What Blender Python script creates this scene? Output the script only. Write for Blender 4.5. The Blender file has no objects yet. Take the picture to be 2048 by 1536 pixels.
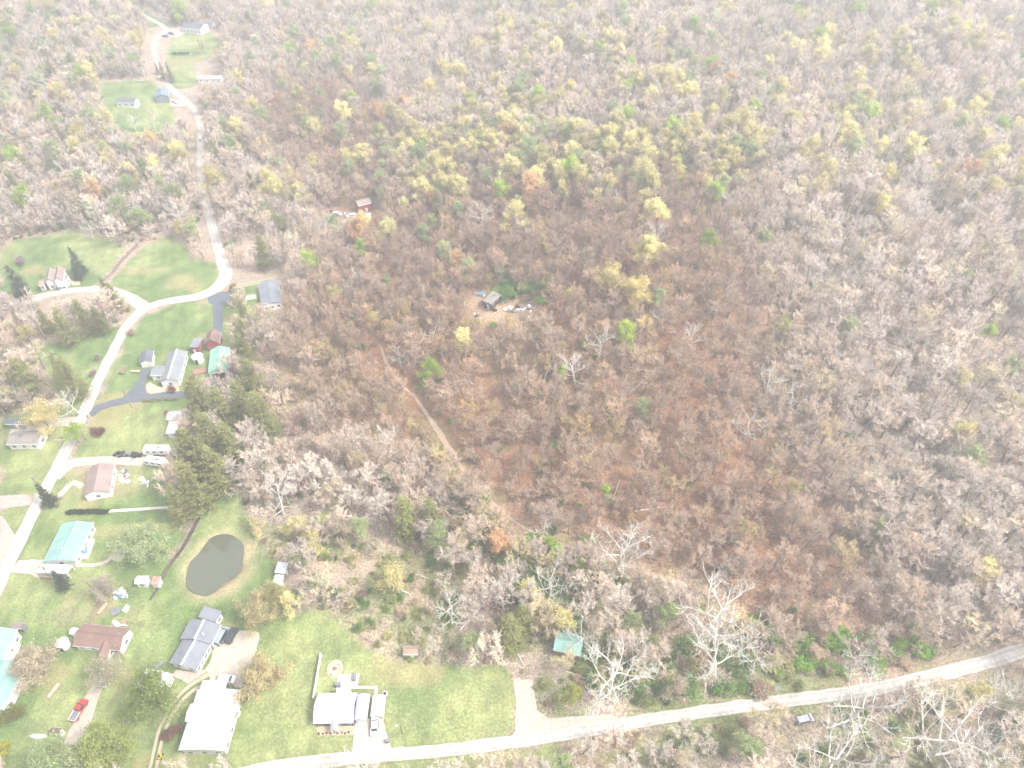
import bpy, math, random
import numpy as np
from mathutils import Vector

# ------------------------------------------------------------------ camera, world, sun, exposure
S = bpy.context.scene
COL = S.collection
CAMH = 183.0; PITCH = math.radians(45.0); FPX = 1420.0
cam_d = bpy.data.cameras.new('camera'); cam = bpy.data.objects.new('camera', cam_d); COL.objects.link(cam)
cam.location = (0, 0, CAMH); cam.rotation_euler = (math.radians(90) - PITCH, 0, 0)
cam_d.sensor_width = 36; cam_d.lens = 36 * FPX / 2048; cam_d.clip_end = 9000; cam_d.clip_start = 1
S.camera = cam
SUN_EL = math.radians(52); SUN_AZ = math.radians(105)      # azimuth from +Y towards +X
w = bpy.data.worlds.new('World'); S.world = w; w.use_nodes = True
nt = w.node_tree; sky = nt.nodes.new('ShaderNodeTexSky'); sky.sky_type = 'NISHITA'; sky.sun_disc = False
sky.sun_elevation = SUN_EL; sky.sun_rotation = SUN_AZ; sky.dust_density = 4.0; sky.air_density = 1.0; sky.ozone_density = 1.0
hs = nt.nodes.new('ShaderNodeHueSaturation'); hs.inputs['Saturation'].default_value = 0.35   # thin overcast: a milky sky
nt.links.new(sky.outputs[0], hs.inputs['Color']); nt.links.new(hs.outputs[0], nt.nodes['Background'].inputs[0])
nt.nodes['Background'].inputs[1].default_value = 0.15
sl = bpy.data.lights.new('sun', 'SUN'); sl.energy = 1.5; sl.angle = math.radians(11); sl.color = (1, .96, .9)
so = bpy.data.objects.new('sun', sl); COL.objects.link(so)
sd = Vector((math.sin(SUN_AZ) * math.cos(SUN_EL), math.cos(SUN_AZ) * math.cos(SUN_EL), math.sin(SUN_EL)))
so.rotation_euler = sd.to_track_quat('Z', 'Y').to_euler(); so.location = (0, 0, 300)
S.view_settings.view_transform = 'Standard'; S.view_settings.look = 'None'; S.view_settings.gamma = 1
S.view_settings.exposure = 1.72
S.cycles.max_bounces = 5; S.cycles.diffuse_bounces = 2; S.cycles.volume_bounces = 0; S.cycles.transparent_max_bounces = 8
S.cycles.transmission_bounces = 3; S.cycles.glossy_bounces = 2
S.cycles.use_denoising = True
HAZE = 0.001

rnd = random.Random(7)
RS = np.random.RandomState(11)

# ------------------------------------------------------------------ terrain
def sst(t):
    t = np.clip(t, 0, 1); return t * t * (3 - 2 * t)
_lat = np.random.RandomState(3).rand(64, 256, 256)
def vnoise(x, y, scale, k=0):
    u = np.asarray(x, float) / scale + 1000; v = np.asarray(y, float) / scale + 1000
    i = np.floor(u).astype(int); j = np.floor(v).astype(int); fu = u - i; fv = v - j
    fu = fu * fu * (3 - 2 * fu); fv = fv * fv * (3 - 2 * fv); L = _lat[k % 64]
    i0 = i % 256; i1 = (i + 1) % 256; j0 = j % 256; j1 = (j + 1) % 256
    return (L[i0, j0] * (1 - fu) + L[i1, j0] * fu) * (1 - fv) + (L[i0, j1] * (1 - fu) + L[i1, j1] * fu) * fv
def hgt(x, y):
    x = np.asarray(x, float); y = np.asarray(y, float)
    a = sst((x + 78) / 150) * sst((y - 100) / 120)
    b = sst((x - 60) / 280) * sst((y - 230) / 280)
    c = sst((-x - 190) / 150) * sst((y - 230) / 200)
    d = sst((y - 620) / 500)
    rip = (vnoise(x, y, 55, 1) - .5) * 9 + (vnoise(x, y, 23, 2) - .5) * 3
    tiny = (vnoise(x, y, 30, 4) - .5) * .6
    return a * 24 + b * 26 + c * 14 + d * 70 + rip * np.clip(a + c + .8 * sst((y - 450) / 100) * sst((x + 150) / 100), 0, 1) + tiny
sp, cp = math.sin(PITCH), math.cos(PITCH)
def ray(px, py):
    u = (px - 1024) / FPX; v = (768 - py) / FPX
    return np.array([u, cp + v * sp, -sp + v * cp])
_T = np.linspace(60, 1500, 2400)
def at(px, py):
    """ground point seen at a pixel of the photograph"""
    d = ray(px, py); X = d[0] * _T; Y = d[1] * _T; Z = CAMH + d[2] * _T
    below = np.nonzero(Z <= hgt(X, Y))[0]
    if len(below) == 0: return np.array([X[-1], Y[-1], float(hgt(X[-1], Y[-1]))])
    k = max(below[0], 1); a, b = _T[k - 1], _T[k]
    for _ in range(18):
        m = (a + b) / 2
        if CAMH + d[2] * m <= hgt(d[0] * m, d[1] * m): b = m
        else: a = m
    return np.array([d[0] * b, d[1] * b, float(hgt(d[0] * b, d[1] * b))])
def atz(px, py, z):
    d = ray(px, py); t = (z - CAMH) / d[2]; return np.array([d[0] * t, d[1] * t, z])
def proj(x, y, z):
    dy = y; dz = z - CAMH; zc = dy * cp - dz * sp; up = dy * sp + dz * cp
    return 1024 + FPX * x / zc, 768 - FPX * up / zc, zc

# ------------------------------------------------------------------ helpers
def tag(o, label=None, cat=None, group=None, kind=None):
    if label: o['label'] = label
    if cat: o['category'] = cat
    if group: o['group'] = group
    if kind: o['kind'] = kind
    return o
class G:
    def __init__(s): s.v = []; s.f = []; s.m = []; s.uv = []
    def face(s, pts, m=0, uv=None):
        n = len(s.v); s.v += [tuple(p) for p in pts]; s.f.append(tuple(range(n, n + len(pts)))); s.m.append(m)
        s.uv.append(uv or [(0, 0)] * len(pts)); return s
    def box(s, c, size, rz=0, m=0, taper=1.0):
        cx, cy, cz = c; a, b, h = size[0] / 2, size[1] / 2, size[2] / 2; co, si = math.cos(rz), math.sin(rz)
        P = []
        for z, t in ((-h, 1), (h, taper)):
            for x, y in ((-a, -b), (a, -b), (a, b), (-a, b)):
                x *= t; y *= t; P.append((cx + x * co - y * si, cy + x * si + y * co, cz + z))
        n = len(s.v); s.v += P
        for q in ((3, 2, 1, 0), (4, 5, 6, 7), (0, 1, 5, 4), (1, 2, 6, 5), (2, 3, 7, 6), (3, 0, 4, 7)):
            s.f.append(tuple(n + i for i in q)); s.m.append(m); s.uv.append([(0, 0)] * 4)
        return s
    def tube(s, p0, p1, r0, r1, k=5, m=0, cap=False):
        p0 = np.array(p0, float); p1 = np.array(p1, float); d = p1 - p0; L = np.linalg.norm(d)
        if L < 1e-6: return s
        d /= L; a = np.cross(d, (0, 0, 1.) if abs(d[2]) < .9 else (1., 0, 0)); a /= np.linalg.norm(a); b = np.cross(d, a)
        n = len(s.v)
        for p, r in ((p0, r0), (p1, r1)):
            for i in range(k):
                t = 2 * math.pi * i / k; s.v.append(tuple(p + r * (math.cos(t) * a + math.sin(t) * b)))
        for i in range(k):
            j = (i + 1) % k; s.f.append((n + i, n + j, n + k + j, n + k + i)); s.m.append(m); s.uv.append([(0, 0)] * 4)
        if cap:
            s.f.append(tuple(n + k + i for i in range(k))); s.m.append(m); s.uv.append([(0, 0)] * k)
            s.f.append(tuple(n + k - 1 - i for i in range(k))); s.m.append(m); s.uv.append([(0, 0)] * k)
        return s
    def mesh(s, name, mats):
        me = bpy.data.meshes.new(name); me.from_pydata(s.v, [], s.f)
        for M_ in mats: me.materials.append(M_)
        if len(mats) > 1: me.polygons.foreach_set('material_index', s.m)
        if any(u[1:] != u[:-1] for u in s.uv[:50]) or any(len(set(u)) > 1 for u in s.uv):
            ul = me.uv_layers.new(name='UVMap'); ul.data.foreach_set('uv', [c for u in s.uv for p in u for c in p])
        me.update(); return me
    def build(s, name, mats, parent=None, loc=(0, 0, 0), rz=0):
        if not isinstance(mats, (list, tuple)): mats = [mats]
        o = bpy.data.objects.new(name, s.mesh(name, mats)); COL.objects.link(o); o.parent = parent
        o.location = loc; o.rotation_euler = (0, 0, rz); return o
def empty(name, loc=(0, 0, 0), rz=0):
    o = bpy.data.objects.new(name, None); COL.objects.link(o); o.location = loc; o.rotation_euler = (0, 0, rz); o.empty_display_size = .5; return o

# ------------------------------------------------------------------ materials
def newmat(name, rough=.9):
    m = bpy.data.materials.new(name); m.use_nodes = True; n = m.node_tree.nodes
    b = n['Principled BSDF']; b.inputs['Roughness'].default_value = rough; b.inputs['Specular IOR Level'].default_value = .25
    return m, m.node_tree, b
def ramp(nt, fac, stops):
    r = nt.nodes.new('ShaderNodeValToRGB'); e = r.color_ramp.elements
    while len(e) < len(stops): e.new(.5)
    for k, (p, c) in enumerate(stops): e[k].position = p; e[k].color = (*c, 1)
    nt.links.new(fac, r.inputs[0]); return r.outputs[0]
def noise(nt, scale, vec=None, detail=3, rough=.6):
    t = nt.nodes.new('ShaderNodeTexNoise'); t.inputs['Scale'].default_value = scale; t.inputs['Detail'].default_value = detail
    t.inputs['Roughness'].default_value = rough
    if vec: nt.links.new(vec, t.inputs['Vector'])
    return t.outputs['Fac']
def mix(nt, a, b, fac, mode='MIX'):
    m = nt.nodes.new('ShaderNodeMix'); m.data_type = 'RGBA'; m.blend_type = mode
    for s_, v_ in ((m.inputs[0], fac), (m.inputs[6], a), (m.inputs[7], b)):
        if isinstance(v_, (int, float)): s_.default_value = v_
        elif isinstance(v_, tuple): s_.default_value = (*v_, 1)
        else: nt.links.new(v_, s_)
    return m.outputs[2]
def objco(nt):
    g = nt.nodes.new('ShaderNodeNewGeometry'); return g.outputs['Position']
def simple(name, col, rough=.8, var=.12, scale=1.2, metal=0, spec=.3, worn=None):
    m, nt, b = newmat(name, rough); v = objco(nt)
    f = noise(nt, scale, v, 4); c2 = tuple(max(0, c * (1 - 2 * var)) for c in col); c1 = tuple(min(1, c * (1 + var)) for c in col)
    c = ramp(nt, f, [(.3, c2), (.7, c1)])
    if worn:
        c = mix(nt, c, worn[0], ramp(nt, noise(nt, worn[1], v, 5), [(worn[2], (0, 0, 0)), (worn[2] + .12, (1, 1, 1))]))
    nt.links.new(c, b.inputs['Base Color']); b.inputs['Metallic'].default_value = metal; b.inputs['Specular IOR Level'].default_value = spec
    return m
def roofmat(name, col, kind='shingle', worn=None):
    m, nt, b = newmat(name, .75 if kind == 'shingle' else .45)
    uv = nt.nodes.new('ShaderNodeUVMap').outputs[0]; pos = objco(nt)
    sx = nt.nodes.new('ShaderNodeSeparateXYZ'); nt.links.new(uv, sx.inputs[0])
    def wave(sock, period, width, depth):
        a = nt.nodes.new('ShaderNodeMath'); a.operation = 'MULTIPLY'; nt.links.new(sock, a.inputs[0]); a.inputs[1].default_value = 1 / period
        f = nt.nodes.new('ShaderNodeMath'); f.operation = 'FRACT'; nt.links.new(a.outputs[0], f.inputs[0])
        return ramp(nt, f.outputs[0], [(0, (depth,) * 3), (width, (1, 1, 1))])
    if kind == 'metal': lines = wave(sx.outputs[0], 1.2, .13, .78)
    else: lines = wave(sx.outputs[1], .45, .2, .8)
    blotch = ramp(nt, noise(nt, .35, pos, 5), [(.25, tuple(c * .78 for c in col)), (.75, tuple(min(1, c * 1.12) for c in col))])
    fine = ramp(nt, noise(nt, 3.2, pos, 2), [(.2, (.86,) * 3), (.8, (1.08,) * 3)])
    c = mix(nt, mix(nt, blotch, fine, 1, 'MULTIPLY'), lines, .8, 'MULTIPLY')
    if worn: c = mix(nt, c, worn[0], ramp(nt, noise(nt, worn[1], pos, 4), [(worn[2], (0, 0, 0)), (worn[2] + .08, (1, 1, 1))]))
    nt.links.new(c, b.inputs['Base Color'])
    return m
M = {}
M['white'] = simple('white_paint', (.78, .78, .77), .6, .05)
M['cream'] = simple('cream_siding', (.68, .65, .58), .8, .08)
M['red'] = simple('red_board', (.36, .09, .08), .8, .15)
M['darkblue'] = simple('slate_siding', (.1, .13, .18), .7, .1)
M['bluegrey'] = simple('blue_grey_siding', (.2, .24, .28), .7, .1)
M['wood'] = simple('weathered_wood', (.34, .25, .18), .9, .2, 3)
M['darkwood'] = simple('dark_rotten_wood', (.07, .055, .045), .95, .35, 3)
M['glass'] = simple('window_glass', (.045, .055, .065), .12, .1, spec=.6)
M['rubber'] = simple('rubber', (.03, .03, .03), .9)
M['chrome'] = simple('bare_metal', (.45, .46, .47), .35, .1, metal=.6)
M['concrete'] = simple('concrete', (.5, .47, .43), .95, .1, .8)
M['tan'] = simple('tan_chips', (.52, .4, .28), 1, .15, 4)
M['brick'] = simple('brown_brick', (.33, .19, .14), .9, .18, 5)
M['tarp'] = simple('blue_tarp', (.12, .3, .48), .5, .15)
M['yellow'] = simple('yellow_plastic', (.75, .45, .05), .5)
M['rust'] = simple('rusty_sheet', (.36, .16, .08), .9, .25, 1.5)
M['grey'] = simple('grey_cover', (.2, .2, .22), .6, .12)
R_ = {}
R_['teal'] = roofmat('teal_roof', (.25, .42, .375), 'metal')
R_['mint'] = roofmat('mint_roof', (.28, .5, .38), 'metal')
R_['white'] = roofmat('white_roof', (.66, .66, .67), 'metal')
R_['pale'] = roofmat('pale_grey_roof', (.56, .57, .6), 'shingle')
R_['pale2'] = roofmat('pale_metal_roof', (.55, .56, .56), 'metal', ((.36, .3, .26), .5, .55))
R_['grey'] = roofmat('grey_roof', (.22, .23, .26))
R_['midgrey'] = roofmat('mid_grey_roof', (.24, .255, .27))
R_['dark'] = roofmat('dark_roof', (.14, .15, .17))
R_['brown'] = roofmat('brown_roof', (.25, .16, .13), 'shingle', ((.1, .08, .07), .25, .66))
R_['redbrown'] = roofmat('red_brown_roof', (.24, .16, .14), 'shingle')
R_['pink'] = roofmat('faded_pink_roof', (.32, .245, .22), 'shingle')
R_['tan'] = roofmat('tan_roof', (.4, .27, .2), 'shingle')
R_['rust'] = roofmat('rusty_roof', (.42, .3, .24), 'metal', ((.3, .13, .07), .4, .5))
R_['weather'] = roofmat('weathered_roof', (.27, .245, .22), 'shingle', ((.14, .12, .11), .5, .55))
R_['slate'] = roofmat('blue_grey_metal_roof', (.2, .25, .3), 'metal')
for k_ in R_: R_[k_].name = k_ + '_roof'

def tintattr(nt):
    a = nt.nodes.new('ShaderNodeAttribute'); a.attribute_type = 'INSTANCER'; a.attribute_name = 'tint'; return a.outputs['Color']
def treemat(name, scale, lo, hi, transl=0):
    m, nt, b = newmat(name, .9); b.inputs['Specular IOR Level'].default_value = .1
    pos = nt.nodes.new('ShaderNodeTexCoord').outputs['Object']
    f = ramp(nt, noise(nt, scale, pos, 2), [(.3, (lo,) * 3), (.7, (hi,) * 3)])
    c = mix(nt, tintattr(nt), f, 1, 'MULTIPLY'); nt.links.new(c, b.inputs['Base Color'])
    if transl:
        t = nt.nodes.new('ShaderNodeBsdfTranslucent'); nt.links.new(c, t.inputs[0]); ms = nt.nodes.new('ShaderNodeMixShader'); ms.inputs[0].default_value = transl
        nt.links.new(b.outputs[0], ms.inputs[1]); nt.links.new(t.outputs[0], ms.inputs[2]); nt.links.new(ms.outputs[0], nt.nodes['Material Output'].inputs[0])
    return m
M['twig'] = treemat('twig_bark', .5, .75, 1.2)
M['leaf'] = treemat('leaf', .55, .62, 1.3, .3)
mt, nt_, b_ = newmat('trunk_bark', .95); nt_.links.new(ramp(nt_, noise(nt_, 2.5, nt_.nodes.new('ShaderNodeTexCoord').outputs['Object'], 4), [(.3, (.17, .14, .115)), (.7, (.36, .31, .26))]), b_.inputs['Base Color']); M['bark'] = mt
mt, nt_, b_ = newmat('pale_bark', .8); nt_.links.new(ramp(nt_, noise(nt_, .8, nt_.nodes.new('ShaderNodeTexCoord').outputs['Object'], 4), [(.28, (.32, .29, .24)), (.5, (.6, .57, .5)), (.7, (.74, .71, .65))]), b_.inputs['Base Color']); M['palebark'] = mt

# ground: land cover comes as a vertex colour, the fine litter / grass texture from noise
mg, nt_, b_ = newmat('ground', 1.0)
ca = nt_.nodes.new('ShaderNodeAttribute'); ca.attribute_name = 'cover'
pos = objco(nt_)
f1 = ramp(nt_, noise(nt_, 1.5, pos, 6, .85), [(.36, (.3,) * 3), (.5, (.9,) * 3), (.64, (1.75,) * 3)])
f2 = ramp(nt_, noise(nt_, .16, pos, 4), [(.3, (.8, .82, .8)), (.7, (1.18, 1.15, 1.1))])
c_ = mix(nt_, mix(nt_, ca.outputs['Color'], f1, ca.outputs['Alpha'], 'MULTIPLY'), f2, .9, 'MULTIPLY')
nt_.links.new(c_, b_.inputs['Base Color']); M['ground'] = mg

def pathmat(name, col, tracks=None, var=.12, middle=None):
    m, nt, b = newmat(name, .95); pos = objco(nt)
    uv = nt.nodes.new('ShaderNodeUVMap').outputs[0]; sx = nt.nodes.new('ShaderNodeSeparateXYZ'); nt.links.new(uv, sx.inputs[0])
    c = ramp(nt, noise(nt, 1.1, pos, 5), [(.3, tuple(v * (1 - var) for v in col)), (.7, tuple(min(1, v * (1 + var)) for v in col))])
    if tracks:
        t = ramp(nt, sx.outputs[0], [(0, (.86,) * 3), (.12, (1,) * 3), (.25, (tracks,) * 3), (.38, (1,) * 3), (.62, (1,) * 3), (.75, (tracks,) * 3), (.9, (1,) * 3), (1, (.86,) * 3)])
        c = mix(nt, c, t, 1, 'MULTIPLY')
    if middle:
        t = ramp(nt, sx.outputs[0], [(0, (1,) * 3), (.14, (0,) * 3), (.33, (0,) * 3), (.42, (1,) * 3), (.58, (1,) * 3), (.67, (0,) * 3), (.86, (0,) * 3), (1, (1,) * 3)])
        c = mix(nt, c, middle, t)
    nt.links.new(c, b.inputs['Base Color']); return m
M['road'] = pathmat('old_road', (.47, .44, .4), .8, .22)
M['road2'] = pathmat('pale_road', (.45, .4, .35), .85, .2)
M['asphalt'] = pathmat('asphalt', (.12, .13, .15), None, .15)
M['gravel'] = pathmat('gravel', (.44, .385, .32), None, .2)
M['dirt'] = pathmat('dirt_track', (.38, .28, .2), None, .2)
M['track'] = pathmat('two_track', (.46, .37, .29), None, .15, (.13, .19, .05))
M['driveway'] = pathmat('concrete_drive', (.45, .4, .35), None, .1)
mw, nt_, b_ = newmat('pond_water', .03); b_.inputs['Base Color'].default_value = (.1, .108, .07, 1); b_.inputs['Specular IOR Level'].default_value = 1.0
bp = nt_.nodes.new('ShaderNodeBump'); bp.inputs['Strength'].default_value = .04; nt_.links.new(noise(nt_, 3, objco(nt_), 2), bp.inputs['Height']); nt_.links.new(bp.outputs[0], b_.inputs['Normal']); M['water'] = mw

# ------------------------------------------------------------------ land cover, from outlines on the ground
GX = np.arange(-470, 470.1, 1.5); GY = np.arange(20, 740.1, 1.5)
XX, YY = np.meshgrid(GX, GY)
def inpoly(poly, X=XX, Y=YY):
    r = np.zeros(X.shape, bool); n = len(poly)
    for i in range(n):
        x1, y1 = poly[i]; x2, y2 = poly[(i + 1) % n]
        if y1 == y2: continue
        c = (Y > min(y1, y2)) & (Y <= max(y1, y2)); r ^= c & (X < (Y - y1) * (x2 - x1) / (y2 - y1) + x1)
    return r
def wpoly(pp): return [tuple(at(*p)[:2]) for p in pp]
def blur(a, k):
    a = a.astype(float)
    for ax in (0, 1):
        for _ in range(2):
            c = np.cumsum(np.pad(a, [(k + 1, k) if i == ax else (0, 0) for i in (0, 1)], mode='edge'), axis=ax)
            n = a.shape[ax]; a = (np.take(c, range(2 * k + 1, 2 * k + 1 + n), axis=ax) - np.take(c, range(0, n), axis=ax)) / (2 * k + 1)
    return a
LAWNS = [
 [(335, 468), (290, 492), (232, 548), (215, 568), (262, 592), (300, 612), (410, 592), (440, 572), (446, 555), (430, 525), (385, 518), (365, 490), (350, 470)],
 [(40, 480), (140, 462), (225, 478), (250, 500), (235, 525), (190, 572), (60, 590), (0, 590), (0, 500)],
 [(280, 640), (330, 612), (425, 600), (462, 598), (468, 690), (470, 790), (370, 810), (345, 905), (145, 918), (185, 835), (250, 690)],
 [(60, 700), (250, 648), (190, 780), (140, 885), (0, 900), (0, 835), (120, 810), (100, 740)],
 [(0, 895), (128, 888), (80, 990), (0, 1000)], [(100, 935), (330, 935), (330, 1010), (80, 1015), (95, 970)],
 [(75, 1010), (340, 1010), (372, 1060), (330, 1130), (300, 1200), (205, 1345), (190, 1560), (-40, 1560), (-40, 1170), (10, 1170), (45, 1075)],
 [(405, 1000), (470, 975), (520, 1090), (560, 1130), (560, 1180), (570, 1240), (660, 1220), (700, 1270), (790, 1320), (900, 1335), (1025, 1330), (1030, 1475), (690, 1525), (440, 1560), (170, 1560), (215, 1370), (310, 1200), (350, 1130), (385, 1080)],
 [(195, 165), (300, 160), (350, 200), (350, 250), (270, 278), (222, 240)],
 [(345, 66), (400, 58), (440, 75), (440, 110), (385, 130), (400, 170), (345, 180), (335, 110)], [(270, 0), (300, 30), (345, 52), (300, 55), (258, 25)],
 [(470, 1560), (690, 1530), (900, 1512), (1150, 1490), (1110, 1560)], [(0, 1010), (62, 1010), (30, 1085), (0, 1050)],
 [(450, 580), (520, 565), (520, 600), (560, 640), (520, 650), (462, 620)],
 [(1740, 1372), (1850, 1348), (2048, 1285), (2048, 1296), (1860, 1360)], [(560, 1560), (600, 1540), (1000, 1500), (1060, 1560)]]
lawn = np.zeros(XX.shape, bool)
for p in LAWNS: lawn |= inpoly(wpoly(p))
lawnf = blur(lawn, 1); edge = (vnoise(XX, YY, 4, 5) - .5) * .5
lawnf = sst((lawnf + edge - .3) / .35)
LAWNB = lawnf > .5
hill = inpoly(wpoly([(780, 385), (1405, 290), (1560, 630), (1552, 740), (1860, 1340), (1500, 1290), (1400, 1200), (1200, 1130), (1010, 1100), (900, 1000), (760, 900), (560, 850), (540, 660), (600, 560), (700, 470), (560, 330), (480, 240), (700, 150), (860, 330)]))  # russet hillside; upper and right edges follow the patch clear of the white veil
hillf = blur(hill, 9)
under = inpoly(wpoly([(480, 1000), (700, 1020), (900, 1130), (1100, 1200), (1500, 1300), (1850, 1350), (2048, 1290), (2048, 1560), (900, 1560), (1060, 1440), (1000, 1320), (800, 1310), (640, 1240), (560, 1200)]))
underf = blur(under, 5) * sst((vnoise(XX, YY, 9, 6) + .5 * vnoise(XX, YY, 3, 7) - .5) / .4)
trackside = inpoly(wpoly([(820, 770), (900, 860), (960, 960), (1030, 1040), (1250, 1120), (1450, 1190), (1420, 1230), (1180, 1180), (1000, 1120), (900, 960), (840, 850)]))
underf = np.maximum(underf, blur(trackside, 3) * sst((vnoise(XX, YY, 6, 8) - .35) / .3) * .8)
cabinf = blur(inpoly(wpoly([(925, 600), (960, 580), (1010, 600), (1080, 608), (1095, 640), (1050, 655), (950, 655)])), 2)
LIT_R = np.array((.25, .135, .078)); LIT_G = np.array((.36, .295, .24)); GRASS = np.array((.13, .19, .065)); GRASS2 = np.array((.25, .28, .12)); UND = np.array((.17, .2, .08)); DIRT = np.array((.42, .31, .21))  # LIT_R: russet litter, painted darker too, imitating contrast with a white veil around it
def lerp(a, b, t): return a + (b - a) * t[..., None]
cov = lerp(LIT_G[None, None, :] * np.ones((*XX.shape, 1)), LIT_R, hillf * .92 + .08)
cov = lerp(cov, np.array((.43, .31, .2)), .5 * sst((vnoise(XX, YY, 14, 9) - .55) / .3) * (1 - .75 * hillf))
cov = lerp(cov, np.array((.16, .16, .07)), .35 * sst((vnoise(XX, YY, 22, 10) - .55) / .25))
cov = lerp(cov, UND, underf * .9)
gm = .55 * vnoise(XX, YY, 26, 12) + .3 * vnoise(XX, YY, 7, 13) + .15 * vnoise(XX, YY, 3, 14)
gr = lerp(GRASS[None, None, :] * np.ones((*XX.shape, 1)), GRASS2, sst((gm - .35) / .35))
gr *= (1 + .08 * np.sin((XX * .75 + YY * .25) * 1.9))[..., None] * (.8 + .4 * vnoise(XX, YY, 2.2, 33))[..., None]
gr = lerp(gr, np.array((.32, .27, .14)), .6 * sst((vnoise(XX, YY, 11, 15) - .72) / .15))
dirtyard = blur(inpoly(wpoly([(195, 1190), (270, 1180), (262, 1250), (185, 1250)])) | inpoly(wpoly([(110, 1190), (180, 1190), (155, 1240), (98, 1240)])) | inpoly(wpoly([(100, 940), (250, 930), (300, 960), (240, 1000), (140, 1000)])), 2)
gr = lerp(gr, np.array((.36, .29, .18)), dirtyard * .65 * sst((vnoise(XX, YY, 4, 17) - .2) / .3))
cov = lerp(cov, gr, lawnf); cov = lerp(cov, DIRT, cabinf * .85)
bank = blur(inpoly(wpoly([(450, 1062), (490, 1075), (510, 1100), (505, 1140), (470, 1180), (420, 1200), (385, 1195), (365, 1165), (370, 1125), (395, 1090), (425, 1068)])), 1)
cov = lerp(cov, np.array((.44, .35, .22)), np.clip(bank * (.45 + .9 * vnoise(XX, YY, 3, 34)), 0, 1))
alpha = np.clip(1 - .45 * lawnf, 0, 1)
# one sheet of ground out to the horizon; the lawn part of it is its own object
ex = np.array([-6000, -2500, -1200, -700, -540]); ey = np.array([-6000, -2500, -1200, -400, -100, -20])
gx = np.concatenate([ex, GX, -ex[::-1]]); gy = np.concatenate([ey, GY, [800, 900, 1050, 1300, 1700, 2400, 3500, 6000]])
X2, Y2 = np.meshgrid(gx, gy); Z2 = hgt(X2, Y2)
pondp = wpoly([(455, 1072), (480, 1083), (488, 1110), (476, 1140), (452, 1163), (422, 1184), (396, 1189), (378, 1168), (379, 1132), (400, 1100), (425, 1078)])
pondp = [(x + .45 * math.sin(i * 2.3), y + .4 * math.cos(i * 3.1)) for i, (x, y) in enumerate(pondp)]
PZ = float(np.mean([hgt(*p) for p in pondp])) - .25
Z2 = Z2 - 2.2 * 0
pm = np.zeros(X2.shape); oy, ox = len(ey), len(ex); ny, nx = XX.shape
pin = blur(inpoly(pondp), 1); pm[oy:oy + ny, ox:ox + nx] = pin
Z2 = Z2 * (1 - sst(pm * 1.6)) + (PZ - 1.2) * sst(pm * 1.6)
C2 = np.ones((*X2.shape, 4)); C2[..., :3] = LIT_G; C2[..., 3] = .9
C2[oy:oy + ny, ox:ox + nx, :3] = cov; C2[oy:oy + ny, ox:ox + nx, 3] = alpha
L2 = np.zeros(X2.shape, bool); L2[oy:oy + ny, ox:ox + nx] = LAWNB
nxt = len(gx); idx = np.arange(X2.size).reshape(X2.shape)
quads = np.stack([idx[:-1, :-1], idx[:-1, 1:], idx[1:, 1:], idx[1:, :-1]], -1).reshape(-1, 4)
ql = L2[:-1, :-1].reshape(-1)
V2 = np.stack([X2, Y2, Z2], -1).reshape(-1, 3); CC = C2.reshape(-1, 4)
def sheet(name, q):
    used, inv = np.unique(q, return_inverse=True); me = bpy.data.meshes.new(name)
    me.vertices.add(len(used)); me.vertices.foreach_set('co', V2[used].ravel())
    nq = len(q); me.loops.add(nq * 4); me.loops.foreach_set('vertex_index', inv.reshape(-1).astype(np.int32))
    me.polygons.add(nq); me.polygons.foreach_set('loop_start', np.arange(0, nq * 4, 4, dtype=np.int32)); me.polygons.foreach_set('loop_total', np.full(nq, 4, dtype=np.int32))
    me.update(calc_edges=True); me.polygons.foreach_set('use_smooth', np.ones(nq, bool))
    a = me.color_attributes.new('cover', 'FLOAT_COLOR', 'POINT'); a.data.foreach_set('color', CC[used].ravel().astype(np.float32))
    me.materials.append(M['ground']); o = bpy.data.objects.new(name, me); COL.objects.link(o); return tag(o, kind='structure')
sheet('ground', quads[~ql]); sheet('lawn', quads[ql])

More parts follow.
